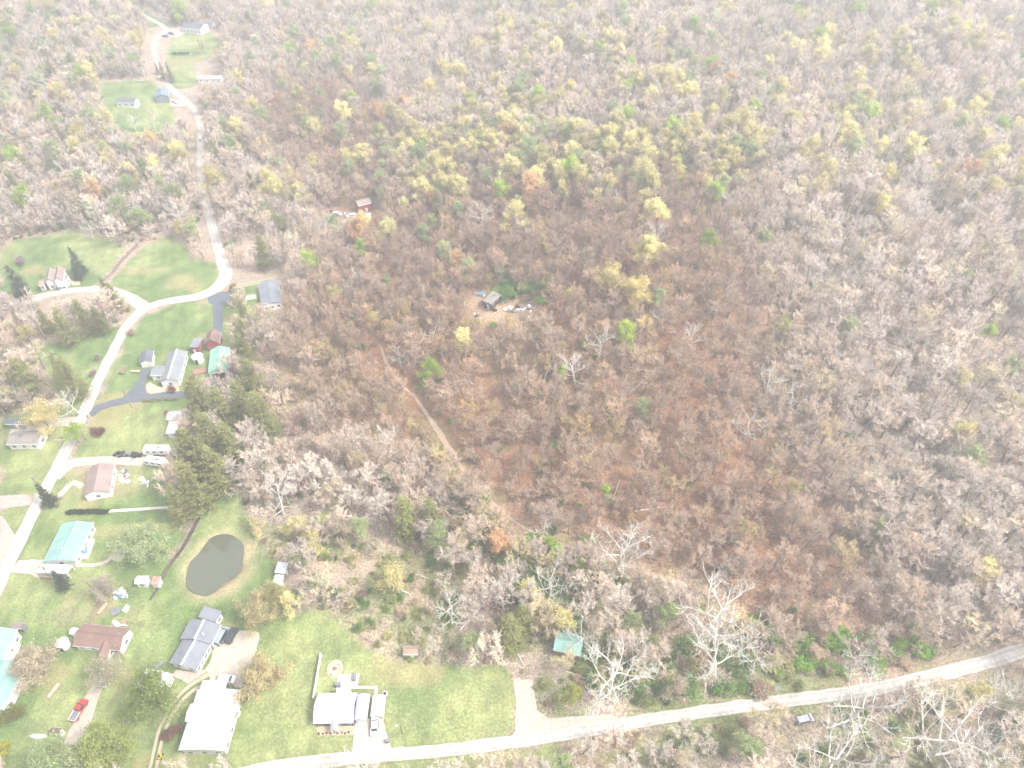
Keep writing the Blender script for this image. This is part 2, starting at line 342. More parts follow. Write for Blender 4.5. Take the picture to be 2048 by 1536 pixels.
CLEAR = np.zeros(XX.shape, bool)        # where no tree may root
def strip(name, pts, width, mat, lift=.1, kind='structure', smooth=True, clear=1.5):
    P = [at(*p)[:2] for p in pts]; W = width if isinstance(width, (list, tuple)) else [width] * len(P)
    Q = []; WW = []
    for i in range(len(P) - 1):
        p0 = P[max(i - 1, 0)]; p1 = P[i]; p2 = P[i + 1]; p3 = P[min(i + 2, len(P) - 1)]
        n = max(2, int(np.linalg.norm(p2 - p1) / 1.5))
        for k in range(n):
            t = k / n
            if smooth: q = .5 * ((2 * p1) + (-p0 + p2) * t + (2 * p0 - 5 * p1 + 4 * p2 - p3) * t * t + (-p0 + 3 * p1 - 3 * p2 + p3) * t ** 3)
            else: q = p1 + (p2 - p1) * t
            Q.append(q); WW.append(W[i] + (W[i + 1] - W[i]) * t)
    Q.append(P[-1]); WW.append(W[-1]); g = G(); L = 0; rows = []
    for i, q in enumerate(Q):
        d = Q[min(i + 1, len(Q) - 1)] - Q[max(i - 1, 0)]; d = d / (np.linalg.norm(d) + 1e-9); n_ = np.array([-d[1], d[0]]); ww = WW[i] / 2
        jl = (vnoise(q[0], q[1], 3, 20) - .5) * .5 * min(1, ww / 2); jr = (vnoise(q[0], q[1], 3, 21) - .5) * .5 * min(1, ww / 2)
        row = []
        for s_ in np.linspace(-1, 1, 7):
            r = q + n_ * s_ * (ww + (jl if s_ < 0 else jr) * abs(s_)); row.append((r[0], r[1], float(hgt(*r)) + lift))
        rows.append((row, L)); 
        if i: pass
        L += 1.5
        m_ = (XX - q[0]) ** 2 + (YY - q[1]) ** 2 < (ww + clear) ** 2; CLEAR[m_] = True
    for (r0, l0), (r1, l1) in zip(rows[:-1], rows[1:]):
        for k in range(6):
            g.face([r0[k + 1], r0[k], r1[k], r1[k + 1]], 0, [((k + 1) / 6, l0), (k / 6, l0), (k / 6, l1), ((k + 1) / 6, l1)])
    return tag(g.build(name, mat), kind=kind)
def patch(name, pts, mat, lift=.08, kind='structure', clear=True, ragged=.3):
    """a polygon of ground cover draped on the ground: clipped grid of cells"""
    import bmesh
    W = wpoly(pts); R = []
    for i in range(len(W)):
        a = np.array(W[i]); b = np.array(W[(i + 1) % len(W)]); n = max(1, int(np.linalg.norm(b - a) / 1.2)); d = (b - a); nn = np.array([-d[1], d[0]]) / (np.linalg.norm(d) + 1e-9)
        for k in range(n):
            q = a + d * k / n; q = q + nn * (vnoise(q[0], q[1], 2.5, 22) - .5) * 2 * ragged * (0 if k == 0 else 1); R.append(q)
    bm = bmesh.new(); vs = [bm.verts.new((q[0], q[1], 0)) for q in R]; bm.faces.new(vs)
    x0, y0 = np.min(R, 0); x1, y1 = np.max(R, 0)
    for x in np.arange(x0 + 2.5, x1, 2.5): bmesh.ops.bisect_plane(bm, geom=bm.verts[:] + bm.edges[:] + bm.faces[:], plane_co=(x, 0, 0), plane_no=(1, 0, 0))
    for y in np.arange(y0 + 2.5, y1, 2.5): bmesh.ops.bisect_plane(bm, geom=bm.verts[:] + bm.edges[:] + bm.faces[:], plane_co=(0, y, 0), plane_no=(0, 1, 0))
    bmesh.ops.recalc_face_normals(bm, faces=bm.faces[:])
    for v in bm.verts: v.co.z = float(hgt(v.co.x, v.co.y)) + lift
    if bm.faces and sum(f.normal.z for f in bm.faces) < 0: bmesh.ops.reverse_faces(bm, faces=bm.faces[:])
    me = bpy.data.meshes.new(name); bm.to_mesh(me); bm.free(); me.materials.append(mat)
    if clear: CLEAR[inpoly(W)] = True
    o = bpy.data.objects.new(name, me); COL.objects.link(o); return tag(o, kind=kind) if kind else o

# ------------------------------------------------------------------ roads, drives, tracks, pond
strip('road', [(430, 1560), (560, 1533), (700, 1517), (900, 1500), (1100, 1473), (1300, 1440), (1500, 1411), (1700, 1385), (1800, 1367), (1890, 1346), (1980, 1322), (2080, 1290)], [2.9, 2.9, 3.0, 3.0, 3.0, 3.0, 3.1, 3.2, 3.3, 3.4, 3.5, 3.5], M['road'], .14)
strip('road', [(-30, 1225), (0, 1165), (45, 1070), (85, 990), (125, 915), (160, 845), (200, 755), (235, 685), (260, 645), (290, 618), (330, 604), (400, 592), (438, 572), (452, 548), (443, 520), (425, 455), (408, 390), (400, 330), (402, 250)], [4.2, 4.2, 4, 4, 4, 4, 4, 4, 4.2, 4.6, 4.4, 4.8, 6, 6, 4.4, 3.9, 3.6, 3.4, 3.2], M['road'], .14)
strip('gravel_lane', [(402, 255), (392, 225), (372, 203), (345, 180), (322, 150), (312, 120), (308, 95), (312, 78), (330, 64), (326, 52), (300, 38), (270, 20), (238, -6)], 3.8, M['road2'], .11, clear=5)
strip('gravel_lane', [(292, 617), (268, 600), (240, 586), (205, 579), (150, 581), (95, 590), (50, 604), (0, 615), (-20, 620)], [6, 5, 4.2, 4, 4, 4.5, 7, 9, 9], M['road2'], .11)
patch('gravel_yard', [(0, 585), (12, 583), (22, 597), (50, 598), (20, 622), (0, 630)], M['road2'], .09)
patch('gravel_yard', [(330, 60), (365, 52), (372, 66), (352, 76), (328, 72)], M['road2'], .09)
patch('gravel_yard', [(338, 196), (372, 203), (368, 212), (343, 213)], M['gravel'], .09)
strip('gravel_lane', [(470, 574), (520, 564), (560, 553), (590, 543), (640, 500), (680, 452), (700, 434)], [2.6, 2.6, 2.4, 2.2, 2.2, 2.2, 2.2], M['track'], .09)
strip('forest_trail', [(895, 40), (850, 55), (805, 85), (770, 100), (772, 118), (820, 136), (858, 150), (880, 190), (860, 235)], 1.8, M['dirt'], .12, clear=3)
strip('forest_trail', [(555, 300), (600, 308), (640, 306), (680, 312), (740, 303), (800, 302), (835, 300)], 1.9, M['dirt'], .12, clear=2.5)
strip('dirt_track', [(824, 786), (842, 812), (862, 840), (880, 868), (900, 900), (922, 935), (950, 972), (985, 1005), (1012, 1032)], [.8, 1.0, 1.5, 2.0, 1.8, 1.4, 1.2, 1.0, .8], M['dirt'], .12, clear=2.2)
strip('dirt_track', [(760, 690), (775, 730), (800, 765), (824, 790)], [.7, 1.0, .9, .8], M['dirt'], .12, clear=2)
strip('dirt_track', [(1012, 1032), (1060, 1062), (1120, 1088), (1170, 1104), (1215, 1118)], [.7, .8, 1, .9, .8], M['dirt'], .12, clear=1.5)
strip('dirt_track', [(1215, 1118), (1262, 1133), (1320, 1155), (1390, 1178), (1440, 1200)], [.8, 1.6, 1.5, 1.2, .8], M['dirt'], .12, clear=2.5)
strip('asphalt_driveway', [(178, 828), (200, 815), (240, 803), (290, 795), (330, 791), (375, 789), (420, 786), (432, 772), (437, 750)], [4.5, 3.8, 3.6, 3.4, 3.4, 3.4, 4, 5.5, 6.5], M['asphalt'], .1)
patch('asphalt_driveway', [(236, 803), (262, 780), (278, 758), (283, 737), (307, 737), (295, 752), (290, 770), (293, 786), (300, 792), (270, 800)], M['asphalt'], .105, ragged=.1)
strip('asphalt_driveway', [(440, 592), (437, 620), (436, 650), (434, 676)], [6, 4, 3.6, 3.6], M['asphalt'], .1)
patch('asphalt_driveway', [(414, 592), (445, 583), (462, 584), (468, 600), (440, 612), (418, 607)], M['asphalt'], .105, ragged=.1)
strip('asphalt_driveway', [(455, 602), (492, 597)], 3.6, M['asphalt'], .1)
patch('driveway', [(491, 592), (512, 589), (514, 598), (492, 601)], M['driveway'], .11, ragged=.05)
strip('gravel_driveway', [(160, 848), (140, 843), (110, 846), (60, 860), (20, 865)], [5, 4.5, 4, 4, 4], M['road2'], .1)
strip('gravel_driveway', [(108, 955), (135, 932), (160, 924), (210, 921), (290, 924)], [5, 4, 3.6, 3.4, 3.2], M['gravel'], .1)
strip('gravel_driveway', [(165, 975), (148, 965), (125, 985), (105, 1010)], 2, M['gravel'], .1)
patch('gravel_yard', [(0, 992), (55, 990), (66, 1000), (60, 1010), (0, 1018)], M['road2'], .09)
patch('gravel_yard', [(0, 1030), (20, 1055), (33, 1085), (15, 1120), (-20, 1150)], M['road2'], .09)
patch('gravel_yard', [(38, 1120), (88, 1120), (110, 1142), (145, 1150), (112, 1163), (80, 1158), (60, 1148), (20, 1145)], M['gravel'], .09)
strip('dirt_driveway', [(207, 1335), (197, 1370), (182, 1400), (172, 1430), (155, 1462), (140, 1490)], [2.6, 3.2, 3.8, 4, 4.2, 3.6], M['gravel'], .1)
patch('gravel_yard', [(440, 1262), (455, 1257), (519, 1266), (515, 1290), (503, 1330), (488, 1360), (482, 1376), (455, 1368), (405, 1378), (375, 1368), (345, 1352), (352, 1340), (385, 1345), (410, 1340), (420, 1325), (430, 1295)], M['gravel'], .1)
strip('two_track', [(420, 1356), (385, 1375), (358, 1400), (340, 1428), (325, 1460), (314, 1500), (304, 1550)], [4, 3.2, 2.9, 2.7, 2.6, 2.6, 2.6], M['track'], .115)
patch('driveway', [(711, 1438), (766, 1436), (771, 1460), (784, 1500), (704, 1507), (708, 1470)], M['driveway'], .12, ragged=.03)
patch('gravel_driveway', [(1027, 1360), (1035, 1357), (1064, 1360), (1070, 1395), (1075, 1422), (1100, 1438), (1160, 1432), (1220, 1428), (1240, 1440), (1235, 1452), (1100, 1474), (1015, 1480), (1030, 1462), (1032, 1420)], M['gravel'], .11)
patch('patio', [(675, 1349), (720, 1346), (716, 1372), (756, 1372), (755, 1391), (749, 1391), (749, 1378), (700, 1378), (672, 1380)], M['driveway'], .1, ragged=0)
a_ = at(670, 1338)
patch('flower_bed', [(633, 1455), (640, 1453), (709, 1450), (709, 1470), (642, 1472), (634, 1466)], M['tan'], .1, ragged=.1)
patch('flower_bed', [(293, 770), (300, 764), (320, 775), (355, 770), (360, 782), (300, 788), (292, 780)], M['tan'], .1)
strip('concrete_path', [(215, 1023), (260, 1020), (320, 1016), (352, 1015)], 1.1, M['concrete'], .1, smooth=False)
strip('concrete_path', [(152, 1130), (190, 1130), (212, 1124), (228, 1110)], 1.2, M['gravel'], .1)
strip('ditch', [(428, 955), (418, 985), (402, 1025), (385, 1060), (362, 1100), (335, 1135), (318, 1170), (300, 1200)], [.8, 1.2, 1.4, 1.3, 1.2, 1.2, 1, .8], simple('wet_mud', (.09, .07, .055), .9, .3), .05)
strip('ditch', [(286, 478), (262, 502), (240, 525), (222, 548), (205, 562), (195, 572)], [1.6, 2, 2, 1.8, 1.6, 1.4], simple('creek_bed', (.22, .16, .12), .9, .3), .05)
# round paved fire-pit area
g = G(); C = at(670, 1338); n_ = 28
g.face([(C[0] + 2.05 * math.cos(t) , C[1] + 2.4 * math.sin(t), C[2] + .13) for t in np.linspace(0, 2 * math.pi, n_, endpoint=False)])
tag(g.build('fire_pit_circle', M['tan']), kind='structure')
# pond
P3 = []
for i in range(len(pondp)):
    p0, p1, p2, p3 = [np.array(pondp[(i + k) % len(pondp)]) for k in (-1, 0, 1, 2)]
    for k in range(6):
        t = k / 6; q = .5 * ((2 * p1) + (-p0 + p2) * t + (2 * p0 - 5 * p1 + 4 * p2 - p3) * t * t + (-p0 + 3 * p1 - 3 * p2 + p3) * t ** 3)
        P3.append(q)
cen = np.mean(P3, 0); g = G(); g.face([(*(cen + (q - cen) * 1.03), PZ) for q in P3]); tag(g.build('pond_water', M['water']), kind='structure')
CLEAR |= blur(inpoly(pondp), 2) > .05

# ------------------------------------------------------------------ buildings
def nrm(v): return v / (np.linalg.norm(v) + 1e-9)
FOOT = []
class Block:
    """a gabled, sloped or flat block given by three eave corners in the photo: A->B along the ridge, B->C across"""
    def __init__(s, A, B, C, eave):
        mid = ((A[0] + C[0]) / 2, (A[1] + C[1]) / 2)
        z0 = at(*mid)[2]
        for _ in range(3):
            p = atz(*mid, z0 + eave); z0 = float(hgt(p[0], p[1]))
        s.z0 = z0; s.eave = eave; Z = z0 + eave
        a, b, c = atz(*A, Z), atz(*B, Z), atz(*C, Z)
        s.ux = nrm(b - a); up = np.array([-s.ux[1], s.ux[0], 0]); s.L = float(np.linalg.norm(b - a)); wv = float(np.dot(c - b, up)); s.uy = up if wv > 0 else -up; s.W = abs(wv)
        if s.uy is not up: pass
        s.c = a + s.ux * s.L / 2 + s.uy * s.W / 2; s.c = np.array([s.c[0], s.c[1], z0])
    def pt(s, x, y, z): return s.c + s.ux * x + s.uy * y + np.array([0, 0, z])
FACE_OUT = True
def add_block(root, bl, rise, roof, wall, over=.35, kind='gable', windows=2, door=True, cap=None, open_=False, endwin=1, depth=1.2, door_end=None, wname='wall'):
    o0 = np.array(root.location)
    def P(x, y, z): return tuple(bl.pt(x, y, z) - o0)
    a, b = bl.L / 2, bl.W / 2; wa, wb = max(a - over, a * .8), max(b - over, b * .8); h = bl.eave - .05
    pin = [(x, y) for x in (-a - 1, a + 1) for y in (-b - 1, b + 1)]
    q = [bl.pt(x, y, 0)[:2] for x, y in ((-a - 1.2, -b - 1.2), (a + 1.2, -b - 1.2), (a + 1.2, b + 1.2), (-a - 1.2, b + 1.2))]; CLEAR[inpoly(q)] = True
    rz = lambda y: bl.eave + rise * (1 - abs(y) / b) if kind == 'gable' else (bl.eave + rise * (y + b) / (2 * b) if kind == 'shed' else bl.eave)
    g = G()
    if not open_:
        lo = -depth
        for sy in (-1, 1):
            zt = rz(sy * wb) - .04
            g.face([P(-wa, sy * wb, lo), P(wa, sy * wb, lo), P(wa, sy * wb, zt), P(-wa, sy * wb, zt)])
        for sx in (-1, 1):
            if kind == 'gable': g.face([P(sx * wa, -wb, lo), P(sx * wa, wb, lo), P(sx * wa, wb, rz(wb) - .04), P(sx * wa, 0, bl.eave + rise - .04), P(sx * wa, -wb, rz(wb) - .04)])
            else: g.face([P(sx * wa, -wb, lo), P(sx * wa, wb, lo), P(sx * wa, wb, rz(wb) - .04), P(sx * wa, -wb, rz(-wb) - .04)])
        g.build(wname, wall, root)
    else:
        for sx in (-1, 1):
            for sy in (-1, 1):
                G().tube(P(sx * wa, sy * wb, -.5), P(sx * wa, sy * wb, rz(sy * wb) - .05), .1, .1, 6).build('post', M['white'], root)
        for sy in (-1, 1):
            pass
    g = G(); th = .16
    def slab(y0, y1):
        z0_, z1_ = rz(y0), rz(y1); sl = math.hypot(y1 - y0, z1_ - z0_); nx_, ny_ = bl.L, sl
        T = [P(-a, y0, z0_ + th), P(a, y0, z0_ + th), P(a, y1, z1_ + th), P(-a, y1, z1_ + th)]; U = [(0, 0), (nx_, 0), (nx_, ny_), (0, ny_)]
        B_ = [P(-a, y0, z0_), P(a, y0, z0_), P(a, y1, z1_), P(-a, y1, z1_)]
        g.face(T, 0, U); g.face(B_[::-1], 0, U[::-1])
        for i in range(4):
            j = (i + 1) % 4
            g.face([B_[i], B_[j], T[j], T[i]], 0, [(.6, .3)] * 4)
    if kind == 'gable': slab(-b, 0); slab(b, 0)
    else: slab(-b, b)
    rf = g.build('roof', roof, root)
    if cap and kind == 'gable':
        c = G()
        for s_ in (-1, 1): c.face([P(-a - .02, 0, bl.eave + rise + th + .05), P(a + .02, 0, bl.eave + rise + th + .05), P(a + .02, s_ * .28, bl.eave + rise * (1 - .28 / b) + th + .035), P(-a - .02, s_ * .28, bl.eave + rise * (1 - .28 / b) + th + .035)])
        c.build('ridge_cap', cap, rf)
    if kind == 'gable' or kind == 'flat':
        # thin fascia boards along both eaves
        for s_ in (-1, 1):
            f = G(); 
            f.face([P(-a, s_ * (b + .03), bl.eave - .12), P(a, s_ * (b + .03), bl.eave - .12), P(a, s_ * (b + .03), bl.eave + .14), P(-a, s_ * (b + .03), bl.eave + .14)])
            f.face([P(-a, s_ * (b + .03), bl.eave + .14), P(a, s_ * (b + .03), bl.eave + .14), P(a, s_ * (b - .02), bl.eave + .18), P(-a, s_ * (b - .02), bl.eave + .18)])
            f.build('gutter', M['white'], rf)
    def opening(x, y, z, wid, hei, nrmv, name='window', mat=None):
        t = np.array([-nrmv[1], nrmv[0], 0]) if name else None
        base = bl.pt(x, y, z) - o0; n3 = np.array([nrmv[0], nrmv[1], 0])
        def F(e, off, sx, sz): return [tuple(base + t * u * sx / 2 + np.array([0, 0, v * sz / 2]) + n3 * off) for u, v in ((-1, -1), (1, -1), (1, 1), (-1, 1))]
        fr = G(); o = F(0, .03, wid + .16, hei + .16); i_ = F(0, .06, wid, hei)
        for k in range(4): fr.face([o[k], o[(k + 1) % 4], i_[(k + 1) % 4], i_[k]])
        w_ = G(); w_.face(i_)
        wo = w_.build(name, mat or M['glass'], root); fr.build('frame', M['white'], wo)
        if name == 'window':
            mb = G(); mb.face(F(0, .075, .05, hei)); mb.face(F(0, .075, wid, .05)); mb.build('glazing_bar', M['white'], wo)
    if not open_:
        zc = min(1.45, h * .6)
        for s_ in (-1, 1):
            for k in range(windows):
                x = -wa + (k + .5) * 2 * wa / windows
                opening(x, s_ * wb, zc, .95, 1.0, (bl.uy * s_)[:2])
            if door: opening(wa * .15, s_ * wb, min(1.0, h * .45), .9, min(2.0, h * .85), (bl.uy * s_)[:2], 'door', M['cream'])
        for s_ in (-1, 1):
            for k in range(endwin):
                y = -wb + (k + .5) * 2 * wb / endwin
                opening(s_ * wa, y, zc, 1.1, 1.0, (bl.ux * s_)[:2])
            if door_end and s_ == door_end[0]: opening(s_ * wa, 0, door_end[2] / 2 + .02, door_end[1], door_end[2], (bl.ux * s_)[:2], 'garage_door', door_end[3])
def building(name, label, cat, A, B, C, eave=2.6, rise=1.5, roof='grey', wall='white', **kw):
    bl = Block(A, B, C, eave); root = empty(name, tuple(bl.c)); tag(root, label, cat)
    add_block(root, bl, rise, R_[roof], M[wall], **kw); return root, bl
def wing(root, A, B, C, eave=2.6, rise=1.2, roof='grey', wall='white', **kw):
    bl = Block(A, B, C, eave); add_block(root, bl, rise, R_[roof], M[wall], **kw); return bl
def local(root, p): return tuple(np.array(p) - np.array(root.location))
def chimney(root, px, py, z, mat='brick', s=.7):
    p = atz(px, py, root.location.z + z); G().box(local(root, (p[0], p[1], p[2] - .4)), (s, s, 1.5)).build('chimney', M[mat], root)
def vent(root, px, py, z, r=.18, mat='white'):
    p = atz(px, py, root.location.z + z); q = local(root, p); G().tube((q[0], q[1], q[2] - .5), (q[0], q[1], q[2] + .3), r, r, 8, cap=True).build('vent_pipe', M[mat], root)

# 1 teal-roofed house on the left
r, b = building('house', 'long white house with a plain teal metal roof beside its blue-covered pool deck', 'house', (125, 1047), (86, 1124), (150, 1126), 2.7, 1.2, 'teal', windows=5, cap=R_['teal'])
wing(r, (86, 1128), (147, 1130), (142, 1150), 2.3, .5, 'pale', windows=0, door=False, endwin=0, kind='shed', open_=True); vent(r, 124, 1097, 4, .2); vent(r, 148, 1059, 4, .15); vent(r, 146, 1115, 3.4, .15)
# 2 brown house
r, b = building('house', 'white house with patchy brown shingle roof and a front wing, above the red pickup', 'house', (145, 1292), (240, 1302), (264, 1257), 2.7, 1.7, 'brown', windows=4, cap=R_['brown'])
wing(r, (205, 1283), (191, 1318), (213, 1322), 2.6, 1.5, 'brown', windows=1, door=False, endwin=1)
for q in ((195, 1264), (217, 1269), (238, 1268)): vent(r, q[0], q[1], 4.2, .3, 'grey')
# 3 teal roofs at the left edge
building('barn', 'teal-roofed white building cut by the left edge, beside the small grey shed', 'barn', (36, 1259), (2, 1332), (-70, 1338), 3.4, 2, 'teal', windows=3, cap=R_['teal'])
building('barn', 'lower teal-roofed white building at the left edge, behind the round shrub', 'barn', (52, 1326), (8, 1420), (-70, 1425), 3.4, 2, 'teal', windows=3, cap=R_['teal'])
# 4 grey long house
r, b = building('house', 'long low house with grey shingle roof and white ridge line beside the gravel yard', 'house', (422, 1289), (393, 1341), (336, 1331), 2.6, 1.3, 'grey', windows=4, cap=M['white'], endwin=2)
wing(r, (443, 1250), (424, 1289), (361, 1278), 2.9, 1.5, 'grey', windows=3, cap=M['white'])
wing(r, (444, 1223), (431, 1245), (396, 1238), 3.1, .5, 'grey', windows=1, kind='shed', door=False)
vent(r, 406, 1268, 4.6, .2)
# 5 white metal shed by a tree
building('shed', 'flat white metal shed half hidden by the round pale-green tree', 'shed', (294, 1337), (270, 1379), (331, 1377), 2.6, .5, 'white', windows=0, door=False, endwin=0, wall='white')
# 6 big white barn
r, b = building('barn', 'large bright white metal-roofed barn with a raised upper roof section', 'barn', (396, 1379), (357, 1501), (449, 1500), 3.6, .9, 'white', windows=4, cap=R_['white'], wall='cream', endwin=3)
wing(r, (382, 1408), (436, 1410), (427, 1445), 5.6, .6, 'white', windows=0, door=False, endwin=0, over=.15)
wing(r, (406, 1361), (401, 1378), (452, 1379), 3.2, .4, 'white', windows=0, kind='shed', door=False, open_=True)
# 7 modern house
r, b = building('house', 'grey-blue bungalow with pale shingle roof and attached garage near the bottom road', 'house', (626, 1447), (707, 1446), (715, 1386), 2.8, 1.9, 'pale', wall='darkblue', windows=4, endwin=1)
wing(r, (740, 1389), (733, 1441), (708, 1440), 2.6, .8, 'pale', wall='darkblue', windows=1, door=False, endwin=0, door_end=(1, 2.4, 2.1, M['white']))
wing(r, (661, 1440), (662, 1464), (676, 1463), 2.5, .9, 'pale', windows=0, door=False, endwin=0, open_=True)
wing(r, (672, 1387), (701, 1387), (701, 1377), 2.6, .25, 'white', windows=0, door=False, kind='shed', open_=True)
# carport
building('carport', 'long white metal carport open at the front, standing above the white car', 'carport', (746, 1391), (741, 1434), (767, 1435), 2.5, .5, 'white', windows=0, door=False, endwin=0, open_=True)
# 8 playhouse
building('playhouse', 'small brown-roofed wooden playhouse alone on the lawn below the woods', 'playhouse', (806, 1310), (836, 1310), (836, 1293), 2.4, .9, 'tan', wall='wood', windows=0, endwin=0)
# 9 pond sheds
building('shed', 'small shed with bright white roof, right of the pond', 'shed', (577, 1126), (570, 1148), (550, 1146), 2.5, .3, 'white', wall='wood', windows=0, endwin=0, kind='shed')
building('shed', 'low shed with dull weathered metal roof, just below the white-roofed pond shed', 'shed', (569, 1150), (563, 1174), (545, 1172), 2.2, .3, 'pale2', wall='wood', windows=0, endwin=0, kind='shed')
# 10 barn in the woods
building('barn', 'teal metal-roofed barn standing alone among leafless trees', 'barn', (1106, 1300), (1161, 1313), (1169, 1275), 3.2, 1.0, 'teal', wall='wood', windows=1, endwin=0)
# 11-12 garage and ranch
building('garage', 'small white garage with dark roof at the top of the asphalt drive', 'garage', (281, 706), (278, 727), (305, 724), 2.6, .9, 'dark', windows=0, endwin=0, door_end=(1, 2.6, 2.1, M['cream']))
r, b = building('house', 'white ranch house with long grey roof and bright ridge beside the asphalt drive', 'house', (338, 706), (319, 765), (357, 764), 2.7, 1.6, 'midgrey', windows=4, cap=M['white'], endwin=1)
wing(r, (336, 731), (309, 732), (308, 752), 2.5, .8, 'midgrey', windows=1, endwin=1)
# 13 red barn
r, b = building('barn', 'small red gambrel barn with brown roof and white-trimmed front', 'barn', (414, 668), (409, 690), (437, 693), 3.6, 2.4, 'redbrown', wall='red', windows=1, endwin=2)
wing(r, (407, 676), (389, 676), (388, 698), 2.5, .7, 'midgrey', windows=0, wall='red', kind='shed')
# 14 mint roof
building('barn', 'open barn with bright mint-green metal roof above black asphalt', 'barn', (421, 701), (416, 748), (456, 746), 3.4, 1.6, 'mint', windows=1, cap=R_['mint'], endwin=0, wall='white', door_end=(1, 5, 2.8, M['rubber']))
# 16 white sheds by the pines
building('shed', 'white shed with flat pale roof beside tall pines, the lower of a pair', 'shed', (331, 868), (361, 867), (361, 845), 2.5, .6, 'white', windows=1, endwin=0, kind='shed')
building('shed', 'narrow white shed directly behind the flat pale shed by the pines', 'shed', (332, 840), (364, 838), (366, 822), 2.8, .8, 'pale', windows=1, endwin=0)
# 18 brown-roof house
building('house', 'house under a wide faded pink-brown roof beside the scrap yard', 'house', (178, 938), (166, 994), (218, 996), 2.7, 2, 'pink', windows=2, endwin=1)
# 19 left sheds
building('shed', 'dark blue-grey gabled shed at the left edge above the pale-roofed house', 'shed', (9, 849), (47, 849), (52, 837), 2.6, 1.3, 'dark', wall='bluegrey', windows=2)
building('house', 'weathered grey-roofed house half hidden behind bare trees at the left edge', 'house', (12, 890), (76, 889), (82, 862), 2.7, 1.4, 'weather', windows=3)
# 20 farmhouse
r, b = building('farmhouse', 'two-storey white farmhouse with pink-brown roof beside a dark spruce', 'house', (112, 541), (108, 566), (127, 562), 4.6, 2.2, 'pink', windows=2, endwin=2)
wing(r, (94, 543), (90, 566), (108, 566), 4.0, 1.6, 'pink', windows=2, endwin=1)
wing(r, (126, 552), (139, 551), (141, 562), 2.8, 1.0, 'pink', windows=1, endwin=1)
wing(r, (80, 560), (92, 558), (91, 570), 2.7, .8, 'pink', windows=1, endwin=1)
# 21 cottage in the woods
building('cottage', 'small abandoned cottage with pinkish tin roof lost in the thicket above the road', 'cottage', (499, 502), (523, 502), (522, 489), 2.5, 1, 'rust', windows=2, endwin=0)
# 22 grey building behind trees
building('house', 'large flat dark-grey roofed house behind bare trees by the concrete apron', 'house', (517, 568), (523, 613), (565, 610), 3.0, 1.0, 'grey', windows=3, endwin=3)
# 23 red cottage
building('cottage', 'red cottage with faded pink metal roof near the upper-left corner of the hill', 'cottage', (716, 413), (744, 406), (737, 395), 4.2, .9, 'pink', wall='red', windows=1, endwin=0)
# 24-28 far ones
r, b = building('house', 'far house with long dark roof and white porch at the top of the photo', 'house', (362, 56), (401, 59), (404, 47), 3.4, 2.0, 'dark', windows=5, endwin=1)
wing(r, (405, 46), (424, 47), (425, 41), 2.6, .6, 'dark', windows=1, endwin=0)
building('garage', 'blue-grey gabled garage with metal roof beside the lane near the top left', 'garage', (311, 182), (309, 196), (337, 197), 3.6, 1.6, 'slate', wall='bluegrey', windows=1, endwin=1)
building('house', 'low dark-roofed white house on the small clearing near the top left', 'house', (230, 206), (270, 206), (271, 197), 2.8, 1.5, 'dark', windows=3, endwin=1)
building('mobile_home', 'long white mobile home in the trees below the far lawn', 'mobile home', (393, 158), (443, 158), (443, 152), 2.8, .4, 'white', windows=4, endwin=0)
# 29 the cabin on the hill
r, cab = building('cabin', 'derelict dark cabin with weathered grey roof in the hilltop clearing', 'cabin', (965, 602), (983, 610), (1009, 594), 2.8, 0.5, 'weather', wall='darkwood', windows=2, kind='shed', endwin=2, over=.4)
# 30 small outbuildings
building('shed', 'grey metal-roofed shed among brush at the end of the fenced yard', 'shed', (268, 1168), (293, 1168), (299, 1152), 2.4, .5, 'pale2', wall='white', windows=1, endwin=0)
building('shed', 'rusty red-roofed lean-to at the right end of the grey yard shed', 'shed', (300, 1169), (316, 1170), (315, 1154), 2.2, .3, 'rust', wall='white', windows=0, endwin=0, kind='shed', door=False)
building('shed', 'little pink-grey arched shed just above the upper teal roof', 'shed', (24, 1256), (44, 1258), (47, 1246), 2.2, .9, 'pink', wall='grey', windows=0, endwin=0, door=False)
building('shed', 'pale shed under a faded tan roof, left of the brown house', 'shed', (138, 1268), (155, 1272), (160, 1258), 2.3, .8, 'pale', windows=0, endwin=0)
building('shed', 'small brown-roofed shed beside the white boat', 'shed', (99, 1468), (119, 1470), (121, 1456), 2.2, .6, 'redbrown', windows=0, endwin=0)
building('shed', 'tiny white-roofed hut left of the red cottage\'s parked cars', 'shed', (607, 441), (620, 441), (620, 434), 2.2, .5, 'white', windows=0, endwin=0)
building('shed', 'small white shed below the red cottage', 'shed', (731, 433), (741, 433), (741, 426), 2.2, .6, 'white', windows=0, endwin=0)
def gazebo(px, py, rad, hh, label, name='gazebo', roofm='white', cat='gazebo'):
    p = at(px, py); root = empty(name, tuple(p)); tag(root, label, cat); n = 8; wl = G(); rf = G()
    P = lambda r_, i, z: (r_ * math.cos(2 * math.pi * i / n + .4), r_ * math.sin(2 * math.pi * i / n + .4), z)
    for i in range(n):
        wl.face([P(rad * .88, i, -.5), P(rad * .88, i + 1, -.5), P(rad * .88, i + 1, hh), P(rad * .88, i, hh)])
        rf.face([P(rad, i, hh), P(rad, i + 1, hh), (0, 0, hh + rad * .5)], 0, [(0, 0), (1.2, 0), (.6, 2)])
        rf.face([P(rad, i + 1, hh - .12), P(rad, i, hh - .12), P(rad, i, hh), P(rad, i + 1, hh)][::-1], 0, [(.6, .3)] * 4)
    wl.build('wall', M['white'], root); rf.build('roof', R_[roofm], root)
    d = G(); d.box((0, -rad * .9, 1), (1.0, .1, 2)); d.build('door', M['glass'], root)
    CLEAR[(XX - p[0]) ** 2 + (YY - p[1]) ** 2 < (rad + 2) ** 2] = True
